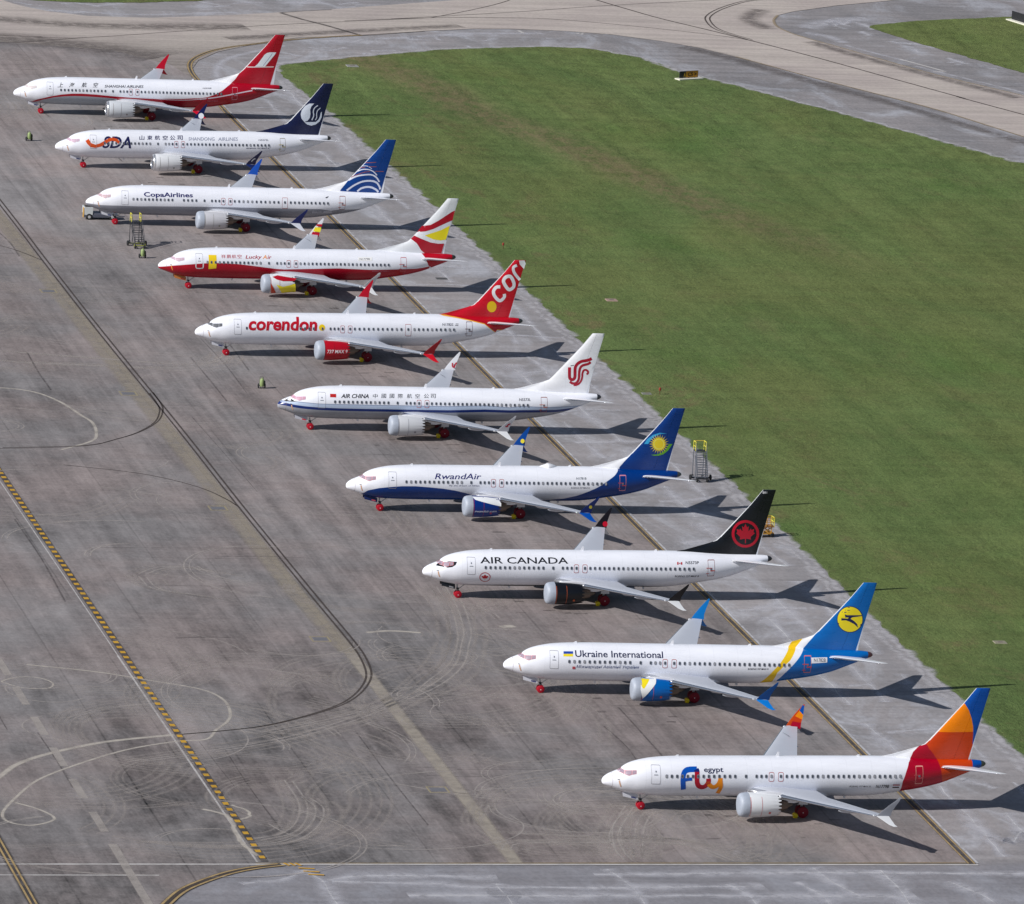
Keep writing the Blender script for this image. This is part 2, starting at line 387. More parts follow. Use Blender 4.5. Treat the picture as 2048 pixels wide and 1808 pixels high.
tw = [(320, 20), (200, 252), (146.4, 376.9), (139.2, 397.7), (134.1, 408.6), (126.7, 423.4), (121.5, 434.9), (118.6, 441.3), (114.7, 448.7), (109.9, 454.2), (103.3, 459.2), (96, 461.6), (87.8, 462.3), (82.0, 461.7), (73.3, 458.5), (64.5, 453.6), (51.9, 449.7), (45.6, 445.0), (42.6, 441.7), (36.4, 434.9), (31.9, 426.7), (29.2, 417.7), (28.2, 411.2), (28.2, 400), (-250, 400), (-250, 620), (-30, 540), (5, 487), (9.9, 478.8), (11.2, 475.0), (12.8, 472.2), (16.0, 468.1), (21.4, 464.9), (31.1, 464.5), (43.6, 468.6), (53.1, 472.7), (61.0, 476.2), (70.0, 481.2), (83.6, 488.4), (140, 520), (200, 570), (250, 570), (158.2, 498.9), (148.3, 493.0), (138.9, 485.7), (135.4, 481.6), (133.5, 476.6), (132.6, 470.6), (133.3, 464.8), (135.0, 459.7), (137.8, 452.9), (141.3, 443.8), (147.4, 429.0), (156.8, 411.5), (250, 240), (320, 110)]
sheet('taxiway', tw, ZT, taxiway_material())
ap = [(-300, -20.0), (28.2, -20.0), (28.2, 411), (27, 422), (20, 434), (-2, 441), (-60, 448), (-300, 448)]
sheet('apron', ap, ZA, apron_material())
MK = {k: marking(*v) for k, v in dict(
    yellow=('yellow_paint', (184, 158, 112), .9, .15, .4, .98), black=('black_paint', (66, 62, 62), .6, .2, .4, .98),
    dark=('blacked_out_line', (78, 70, 67), .85, .25, .3, .98), tan=('tan_scrubbed_strip', (173, 164, 152), .8, .25, .45, .98),
    white=('white_dash', (184, 176, 170), .65, .12, .4, .98), whiteline=('white_edge_line', (212, 208, 206), .75, .2, .4, .98), pale=('pale_scrub_mark', (198, 190, 180), .78, .35, .45, 1.0),
    tyre=('pale_tyre_trace', (184, 176, 171), .66, .5, .6, 1.0), rubber=('dark_tyre_trace', (70, 65, 66), .45, .5, .7, .98),
    crack=('pale_crack', (214, 213, 216), .75, .5, .7, 1.0), fray=('pale_gravel_edge', (190, 187, 190), .8, .45, .7, .98), checker=('checker_yellow', (205, 160, 60), .95, .05, .2, 1.0),
    tan2=('faded_tan_strip', (168, 158, 144), .6, .3, .6, 1.0), faint=('faint_tyre_trace', (180, 171, 166), .36, .5, .75, 1.0), halo=('dusty_halo', (204, 203, 210), .62, .5, .75, 1.0), slab=('dark_slab_stain', (104, 97, 95), .55, .5, .75, .98),
    ochre=('ochre_edge_paint', (164, 146, 116), .6, .35, .5, .98)).items()}
# double yellow stand line on the right with black borders, then its curve to the taxiway
e = [(28.25, -20.2), (28.25, 385)]
ec = [(28.3, 385), (28.7, 405), (29.0, 416), (30.3, 424.5), (33.0, 431.2), (37.0, 437.2), (43.0, 442.3), (52, 448.5), (62, 453)]
L = Lines(); L.rib(e, 1.05, ZM, False); L.rib(ec, 1.05, ZM); L.done('line_border', MK['black'])
L = Lines()
for dx in (-.30, .30):
    L.rib([(p[0]+dx, p[1]) for p in e], .2, ZM+.006, False); L.rib([(p[0]+dx*.8, p[1]-dx*.6) for p in ec], .26, ZM+.006)
L.done('stand_edge_line', MK['yellow'])
L = Lines(); L.rib([(28.9, -20), (28.9, 405)], .5, ZM+.002, False); L.done('pale_edge_strip', MK['crack'])
# tan scrubbed strip with the blacked-out double lead line
L = Lines(); L.rib([(-16.75, -20), (-16.7, 62)], 1.9, ZM, False); L.done('scrubbed_strip', MK['tan'])
L = Lines(); L.rib([(-16.8, 62), (-17.6, 90), (-17.7, 200), (-17.9, 420)], 2.9, ZM, False); L.rib([(-16.9, 62), (-17.0, 200), (-17.2, 420)], 1.2, ZM+.001, False); L.done('faded_scrubbed_strip', MK['tan2'])
d1 = [(-15.8, 448), (-15.9, 310), (-16.1, 271), (-16.2, 225), (-15.95, 170), (-16.0, 131), (-15.8, 90), (-15.6, 68), (-15.75, 60), (-16.5, 53.0), (-18.0, 47.8), (-20.2, 42.9), (-22.8, 39.1), (-27.0, 34.9), (-31.6, 31.3), (-36.4, 29.2), (-40.7, 27.8)]
d2 = [(-15.9, 190), (-16.05, 183.2), (-16.6, 179.1), (-18.2, 173.5), (-21.3, 167.8), (-24.7, 163.8), (-27.7, 160.9), (-32, 159.5), (-39, 158.5)]
d3 = [(-26, 286), (-20.5, 280.0), (-18.3, 275.9), (-16.3, 270.3)]
d4 = [(-33, 150), (-26.3, 146.9), (-22.4, 143.8), (-18.9, 138.8), (-17.0, 133.2), (-16.2, 129)]
L = Lines()
for dx in (-.30, .30): L.rib([(p[0]+dx, p[1]+dx*.4) for p in d1], .30, ZM+.004); L.rib([(p[0]+dx*.8, p[1]+dx*.8) for p in d2], .26, ZM+.004)
L.rib(d3, .28, ZM+.003); L.rib(d4, .28, ZM+.003); L.done('lead_line', MK['dark'])
# checker movement-area line
L = Lines(); L.rib([(-41.0, 330), (-41.0, -19.7)], .95, ZM, False); L.done('checker_line_border', MK['black'])
L = Lines()
y = 320.
while y > -19: L.rib([(-41.0, y), (-41.0, y-.95)], .58, ZM+.006, False); y -= 2.15
L.done('checker_line', MK['checker'])
L = Lines(); L.rib([(-41.75, 330), (-41.75, 40)], .16, ZM, False); L.rib([(-41.78, 60), (-41.78, -19.7)], .26, ZM+.001, False); L.done('checker_edge_line', MK['whiteline'])
L = Lines()
y = 216.
while y > -9: L.rib([(-54.6, y), (-54.6, y-7.2)], .95, ZM, False); y -= 12.1
L.rib([(-54.6, -13.4), (-54.75, -60)], 1.0, ZM, False); L.done('dashed_lane_line', MK['white'])
L = Lines(); L.rib([(-65.4, 160), (-65.4, -80)], 1.3, ZM, False); L.done('lane_border', MK['black'])
L = Lines(); [L.rib([(-65.4+dx, 160), (-65.4+dx, -80)], .24, ZM+.006, False) for dx in (-.25, .25)]; L.done('lane_edge_line', MK['yellow'])
# south edge of the apron
L = Lines(); L.rib([(-42, -20.25), (28.6, -19.9)], .75, ZM-.004, False); L.done('apron_edge_paint', MK['ochre'])
L = Lines(); L.rib([(-110, -20.5), (-36, -20.55), (28.8, -20.6)], .55, ZM, False); L.rib([(-80, -24.2), (-52, -24.4)], .4, ZM, False); L.done('apron_edge_line', MK['whiteline'])
bc = [(-60, -60), (-56.5, -42), (-53.1, -34.4), (-50.8, -29.8), (-48.4, -26.7), (-45.4, -23.7), (-42.7, -21.9), (-39.6, -20.6)]
sheet('service_road', [(-300, -160), (-61, -160), (-60, -60), (-56.5, -42), (-53.1, -34.4), (-50.8, -29.8), (-48.4, -26.7), (-45.4, -23.7), (-42.7, -21.9), (-39.6, -20.0), (-300, -20.0)], ZA-.004, bpy.data.materials['apron_asphalt_concrete'])
L = Lines(); L.rib(bc, 1.4, ZM); L.done('corner_border', MK['dark'])
L = Lines(); [L.rib([(p[0]+dx, p[1]-dx*.9) for p in bc], .3, ZM+.006) for dx in (-.28, .28)]; L.done('corner_line', MK['yellow'])
L = Lines(); [L.rib([(-39.3+k*.55, -20.1), (-38.9+k*.55, -21.0)], .3, ZM+.006, False) for k in range(3)]; [L.rib([(-38.2+k*.25, -21.8-k*1.1), (-36.7+k*.25, -22.1-k*1.1)], .35, ZM+.004, False) for k in range(3)]; L.done('corner_stripes', MK['checker'])
# taxiway lines
L = Lines()
L.rib([(100, 515), (108.3, 492.0), (111.3, 484.1), (115.0, 475.2), (122.0, 462.2), (131.3, 443.0), (138.5, 426.2), (145.9, 409.0), (152.2, 394.5), (220, 245)], .55, ZM)
for q in ([(62, 466), (76.7, 470.9), (90.1, 472.8), (98.0, 472.1), (109.1, 467.4), (119.7, 461.2), (125.2, 456.4)], [(70, 469), (91.3, 478.2), (109.7, 487.4), (140, 500)], [(-60, 446), (4.7, 445.0), (10.3, 444.0), (17.7, 444.7), (32.9, 452.2), (50.1, 460.7), (67.2, 467.3), (76.7, 470.9)], [(76.7, 470.9), (86.0, 480.5), (93.3, 489.8), (98, 500)], [(-30, 428), (3.7, 438.2), (11.8, 441.7), (17.7, 444.7)]):
    L.rib(q, .34, ZM)
c4 = [(142, 500), (134.4, 495.9), (130.4, 491.7), (125.9, 485.0), (122.9, 478.7), (121.8, 473.8), (121.4, 467.9), (122.3, 463.4), (124.5, 457.6)]
L.rib(c4, .34, ZM); L.rib([(p[0]+.7, p[1]-.2) for p in c4], .34, ZM); L.done('taxi_centreline', MK['dark'])
L = Lines(); L.rib([(53.0, 472.2), (55.2, 466.7), (58.1, 461.4), (61.9, 452.8)], .9, ZM, False); L.rib([(61.9, 452.8), (67, 455.3), (73, 458)], .5, ZM, False); L.rib([(53.0, 472.2), (57.0, 474.4), (62, 476.4)], .5, ZM, False); L.done('pavement_joint', MK['black'])
L = Lines()
for P in ([(146.4, 376.9), (139.2, 397.7), (134.1, 408.6), (126.7, 423.4), (121.5, 434.9), (118.6, 441.3)], [(156.8, 411.5), (147.4, 429.0), (141.3, 443.8), (137.8, 452.9), (135.0, 459.7), (133.3, 464.8), (132.6, 470.6), (133.5, 476.6), (135.4, 481.6)]):
    L.rib(P, .7, ZM+.002)
L.done('taxiway_edge_stain', MK['ochre'])
# pale scrub marks, tyre swirls
L = Lines()
L.rib([(-70, 0), (-64.5, 6), (-61.6, 11.3), (-59.4, 15.6), (-56.4, 19.1), (-52.3, 22.5), (-48.1, 25.1), (-41.5, 27.6)], .95, ZM+.002)
L.rib([(-52, 56), (-45.2, 53.1), (-40.1, 49.6), (-35.4, 46.0), (-33.9, 41.9), (-34.1, 36.8), (-35.0, 33.2), (-36.8, 29.7), (-38.5, 25.9), (-41.7, 25.0), (-47.4, 21.6), (-53.4, 15.7), (-58.1, 9.9), (-61.3, 3.3), (-63.4, -2.2), (-63.4, -5.4), (-61.5, -6.8), (-59.3, -5.4), (-58.7, -3.6), (-59.8, -0.8), (-61.6, 1.5)], .5, ZM+.002)
L.rib([(-55.5, 49.2), (-53.5, 50.8), (-51.5, 50.4), (-50.5, 48.3), (-51.3, 46.2), (-53.7, 46.2), (-55.4, 48.2), (-55.5, 49.2)], .32, ZM)
L.rib([(-43.6, -.7), (-41.7, -3.0), (-41.8, -7.6), (-42.0, -13.0), (-41.4, -17.5)], .7, ZM+.008, jit=.12); L.rib([(-40.6, .9), (-39.4, -1.2), (-39.5, -3.4), (-40.6, -4.6)], .5, ZM+.008, jit=.1)
L.rib([(-40, 192), (-34.0, 191.7), (-30.2, 189.5), (-27.9, 184.0), (-26.6, 176.9), (-25.9, 173.0), (-26.3, 167.6), (-27.6, 162.9), (-32, 158)], .6, ZM)
L.rib([(-13.2, 70.8), (-10.5, 71.6), (-7.3, 70.9)], .9, ZM); L.rib([(2.0, 73.6), (3.6, 74.2)], 1.7, ZM, False)
L.done('scrub_mark', MK['pale'])
L = Lines()
sw = [[(-33.3, 96.7), (-31.5, 99.1), (-29.7, 100.1), (-27.5, 99.9), (-24, 97)], [(-33.5, 95.5), (-33.2, 90.9), (-31.7, 88.7), (-27, 86)],
      [(-33.5, 10.2), (-33.7, 1.7), (-35.1, -4.8), (-37.4, -9.4), (-40.8, -11.7)], [(-33.0, 4), (-32.4, -0.2), (-34.2, -6.6), (-37.7, -12.1), (-43, -13.9), (-50.8, -13.1)],
      [(-2.0, 92), (-2.6, 81.0), (-3.9, 71.9), (-5.2, 66.0), (-7.7, 57.9), (-11.4, 50.7), (-16.0, 42.2), (-22.1, 34.5), (-30, 27), (-38, 22), (-48, 17)], [(-.2, 92), (-0.9, 82.5), (-2.4, 72.0), (-3.9, 66.0), (-6.4, 57.2), (-10.3, 49.3), (-15.1, 42.9), (-22, 36), (-32, 29)],
      [(-17.1, -15.3), (-15.9, -12.9), (-11.4, -12.3), (-4.1, -11.6), (3, -11.4)], [(-6.1, -17), (-5.4, -10.4), (-3.2, -4.2), (-1.2, .8)],
      [(-5.9, -19), (-5.9, -15.2), (-4.8, -9.0), (-3.6, -5.1), (-1.6, -1.2), (-.4, .3)], [(-4.8, -18), (-3.5, -12.9), (-2.1, -7.5), (-.7, -3.5), (.3, -1.4)],
      [(-15, -9), (-7.3, -10.2), (-3.1, -10.2), (1.4, -11.7), (4.3, -14.8), (6.4, -18.9)], [(-14, -12.4), (-7.8, -12.5), (-1.5, -12.5), (1.4, -13.6), (4.1, -19.0)],
      [(-30, 213), (-20, 210), (-12, 207.5), (-6, 208.5), (-3, 212)], [(-31, 207), (-20, 205.5), (-12, 204.6), (-5, 208), (-2.8, 214)]]
for q in sw:
    for dx in (0, .75): L.rib([(p[0]+dx, p[1]-dx*.4) for p in q], .40, ZM)
rr = random.Random(11)
TF = Lines()
TFR = TF.rib
TF.rib = lambda P, w, z: TFR([(q[0], max(q[1], -19.2)) for q in P], w, z) if sum(q[1] < -19 for q in P) < 2 else None
for q in sw:
    for dx in (-1.3, -.4, 1.3, 2.4): TF.rib([(p[0]+dx+rr.uniform(-.3, .3), p[1]-dx*.5+rr.uniform(-.5, .5)) for p in q], rr.uniform(.5, 1.1), ZM-.0015)
for k in range(70):                                            # towing arcs in front of the stands and on the wide end of the apron
    cx, cy = rr.choice([(rr.uniform(-62, -20), rr.uniform(-15, 60)), (rr.uniform(-40, -4), rr.uniform(60, 300)), (rr.uniform(-40, -2), rr.uniform(370, 435)), (rr.uniform(-16, 0), rr.uniform(-10, 70))])
    R = rr.uniform(3, 15); a0 = rr.uniform(0, 6.28); a1 = a0+rr.uniform(.7, 3.4); el = rr.uniform(.75, 1.25)
    q = [(cx+R*math.cos(a0+(a1-a0)*j/9), cy+R*el*math.sin(a0+(a1-a0)*j/9)) for j in range(10)]
    for dx in (0, .62)[:rr.choice((1, 2, 2))]: L.rib([(p[0]+dx, p[1]) for p in q], rr.uniform(.2, .38), ZM+.001)
for k in range(10):                                            # curved tracks each aircraft left when it was towed in
    y0 = k*42+rr.uniform(-2, 2)
    for dy in (-.35, .35): L.rib([(-30+rr.uniform(-3, 3), y0+14+dy), (-18, y0+6+dy), (-9, y0+2+dy), (0, y0+dy)], .28, ZM)
for k in range(60):                                            # bundles of fainter loops
    cx, cy = rr.choice([(rr.uniform(-66, -20), rr.uniform(-18, 70)), (rr.uniform(-66, -20), rr.uniform(-18, 30)), (rr.uniform(-45, -6), rr.uniform(60, 320)), (rr.uniform(-45, 8), rr.uniform(385, 440)), (rr.uniform(-18, 2), rr.uniform(20, 90)), (rr.uniform(-12, 10), rr.uniform(-10, 0))])
    R = rr.uniform(4, 17); a0 = rr.uniform(0, 6.28); a1 = a0+rr.uniform(1.2, 5.0); el = rr.uniform(.7, 1.5)
    for j in range(rr.randint(2, 6)):
        r2 = R+j*.8; TF.rib([(cx+j*.2+r2*math.cos(a0+(a1-a0)*t/11), cy+r2*el*math.sin(a0+(a1-a0)*t/11)) for t in range(12)], rr.uniform(.4, .95), ZM-.0012)
for k in range(34):                                            # straight faint scuffs across the stands
    x0 = rr.uniform(-40, 6); y0 = rr.uniform(-15, 430); a = rr.uniform(-.5, .35); ln = rr.uniform(10, 34)
    for j in (0, .8): TF.rib([(x0, y0+j), (x0+ln*.5, y0+j+ln*.5*a+rr.uniform(-1, 1)), (x0+ln, y0+j+ln*a)], rr.uniform(.2, .4), ZM-.0012)
TF.done('faint_tyre_trace', MK['faint'])
L.done('tyre_trace', MK['tyre'])
L = Lines()
for k in range(26):
    x0 = rr.uniform(-60, 18); y0 = rr.uniform(-15, 420); ln = rr.uniform(8, 40)
    L.rib([(x0, y0), (x0+rr.uniform(-.6, .6), y0+ln/2), (x0+rr.uniform(-.6, .6), y0+ln)], rr.uniform(.15, .4), ZM-.002)
for k in range(30):
    x0 = rr.uniform(-60, 10); y0 = rr.uniform(-15, 420); ln = rr.uniform(6, 22)
    L.rib([(x0, y0), (x0+ln/2, y0+rr.uniform(-.5, .5)), (x0+ln, y0+rr.uniform(-.8, .8))], rr.uniform(.15, .4), ZM-.002)
for k in range(10):                                            # oil drips on the stands and where the engines ran
    for j in range(9):
        x0 = rr.choice((8, 10, 13, 15.6))+rr.uniform(-4, 4); y0 = POSY[k]-rr.uniform(1, 12); L.rib([(x0, y0), (x0+rr.uniform(.3, 1.6), y0+rr.uniform(-.3, .3))], rr.uniform(.3, 1.1), ZM-.002, False)
L.done('tar_seam', MK['rubber'])
# pale cracks of the shoulders
HALO = []
L = Lines()
def crack(P, w, jit=.35):
    Q = densify(P, 1.3); Q = [q+np.array((rr.uniform(-jit, jit), rr.uniform(-jit, jit))) for q in Q]
    Q = [(Q[max(i-1, 0)]+q*2+Q[min(i+1, len(Q)-1)])/4 for i, q in enumerate(Q)]
    L.rib(Q, w*.55, ZS-.03, True, 3, lambda t: .45+.75*abs(math.sin(3*t+w*9)))
    HALO.append((Q, w*4.2))
for x0 in (32.6, 36.3, 40.6):
    yy = -18.
    while yy < 405:
        ln = rr.uniform(10, 34)
        if rr.random() < .8: crack([(x0+rr.uniform(-.5, .5), yy), (x0+rr.uniform(-.7, .7), yy+ln)], rr.uniform(.25, .75), .28)
        yy += ln+rr.uniform(1, 10)
yy = -10.
while yy < 405:
    x1 = rr.uniform(29.5, 34); x2 = rr.uniform(36, 43)
    crack([(x1, yy), ((x1+x2)/2, yy+rr.uniform(-3, 3)), (x2, yy+rr.uniform(-4, 4))], rr.uniform(.2, .6), .3); yy += rr.uniform(9, 24)
for P in ([(-38.1, -21.9), (-37.6, -23.7), (-36.4, -26.0), (-36.8, -28.9), (-36.9, -32.4), (-36.8, -40)], [(-36.4, -26), (-33.5, -24.4), (-28, -24.3), (-19.1, -24.9)], [(-36.2, -26.3), (-24.5, -27.2), (-24.1, -28.4), (-9.6, -28.4)], [(-20.2, -26.6), (-20.2, -29.5), (-20.1, -34.4)],
          [(-8.2, -21.6), (-8.0, -23.5), (-7.3, -27.6), (-7.4, -31.6), (-7.5, -36)], [(-10.4, -23.9), (-8.7, -23.9), (10.6, -23.1), (31.6, -23.6), (44, -23.6)], [(-11.5, -28.7), (-4, -28.3), (6, -27.9)], [(2, -27), (3.2, -30), (3.4, -36)], [(9, -26), (10.6, -31), (10.4, -36)], [(12, -21), (13, -27), (14.2, -32)], [(18.5, -22), (18.9, -28), (17.9, -37)], [(24, -26), (26.5, -31), (27, -36)], [(-30, -31), (-15, -31.4), (2, -31.2), (20, -31.6)], [(-45, -27.3), (-40, -25.3), (-38, -22.5)]):
    crack(P, rr.uniform(.4, .85), .2)
for k in range(30):                                           # northern shoulders
    t = rr.random(); x0 = 46+t*60; y0 = 434+18*math.sin(t*2.2)+rr.uniform(-6, 8) if t < .75 else 420-rr.uniform(0, 60)
    crack([(x0, y0), (x0+rr.uniform(-6, 6), y0+rr.uniform(-6, 6))], rr.uniform(.15, .45), .4)
for k in range(26):
    x0 = rr.uniform(14, 70); y0 = 472+(x0-14)*.22+rr.uniform(-4, 7); crack([(x0, y0), (x0+rr.uniform(-9, 9), y0+rr.uniform(-4, 6))], rr.uniform(.2, .5), .4)
for k in range(24):
    x0 = rr.uniform(136, 160); y0 = 478-(x0-136)*1.5+rr.uniform(-10, 16); crack([(x0, y0), (x0+rr.uniform(-4, 4), y0+rr.uniform(-8, 8))], rr.uniform(.2, .6), .4)
L.done('pavement_crack', MK['crack'])
L = Lines()
for Q, ww in HALO: L.rib(Q, ww*1.3, ZS-.033, True, 2, lambda t: .4+.8*abs(math.sin(5*t+ww)))
for P, ww in (([(103.5, 463.2), (108.5, 460.5), (113.8, 454), (117, 448)], 1.4), ([(121.8, 437.5), (124.8, 427), (127.5, 420)], 2.4), ([(133.8, 405), (139.5, 392), (146, 372), (156, 348)], 2.2), ([(91.5, 462.8), (96, 461.8), (101.5, 461)], 1.8), ([(139.5, 455), (142, 449), (145.6, 441.5)], 1.6), ([(146, 437), (150, 429), (159, 412)], 1.5), ([(30, 390), (31.5, 405), (33.5, 420), (38, 431), (48, 442)], 2.2), ([(137, 470), (142, 476), (150, 481)], 7), ([(136, 466), (139, 462), (140, 457)], 4), ([(64, 450), (80, 457), (92, 459)], 3.0), ([(16, 470), (30, 467.5), (46, 472)], 2.5)): L.rib(P, ww, ZS-.034, True, 5)
L.done('dusty_stain', MK['halo'])
L = Lines()
for a, b2 in (((88.6, 461.2), (88.9, 458.8)), ((97.4, 459.4), (99.0, 460.6)), ((98.5, 460.2), (98.2, 458.8)), ((145.2, 443), (149.7, 432.5)), ((149.7, 432.5), (147.6, 432))): L.rib([a, b2], .7, ZS-.03, False)
L.done('white_paint_remnant', MK['whiteline'])
L = Lines()
for P, ww in (([(112, 449.5), (116.5, 442), (121, 431), (127, 417), (135, 399), (147, 368)], 5.5), ([(134.5, 457), (138, 447), (145, 431), (155, 410)], 4.5), ([(-60, 452), (-10, 446), (14, 438), (26, 428)], 16), ([(40, 447), (60, 456), (80, 464)], 5), ([(130.5, 468), (129.5, 477), (134, 487)], 5), ([(-40, 470), (0, 462), (20, 456), (45, 458)], 9)): L.rib(P, ww, ZM-.004)
L.done('dark_slab_stain', MK['slab'])
L = Lines()
for P in ([(44.5, 0), (44.5, 91), (44.6, 140), (44.6, 256), (44.2, 330), (43.6, 384), (42.4, 412)], [(42.4, 418), (44, 425.2), (56, 432.9), (74, 442.8), (90, 447), (96, 446.6), (102.8, 439.6), (106, 428), (112, 416.6), (124, 391.8), (140, 356)]):
    Q = densify(P, 1.2); Q = [q+np.array((rr.uniform(-.5, .3), rr.uniform(-.3, .3))) for q in Q]
    L.rib(Q, 1.5, ZS+.006, True, 2, lambda t: .5+abs(math.sin(t*173))*.9)
    L.rib([q+np.array((-1.0, -.4)) for q in Q], 1.8, ZS-.02, True, 2, lambda t: .4+abs(math.sin(t*97))*.9)
L.done('gravel_edge', MK['fray'])

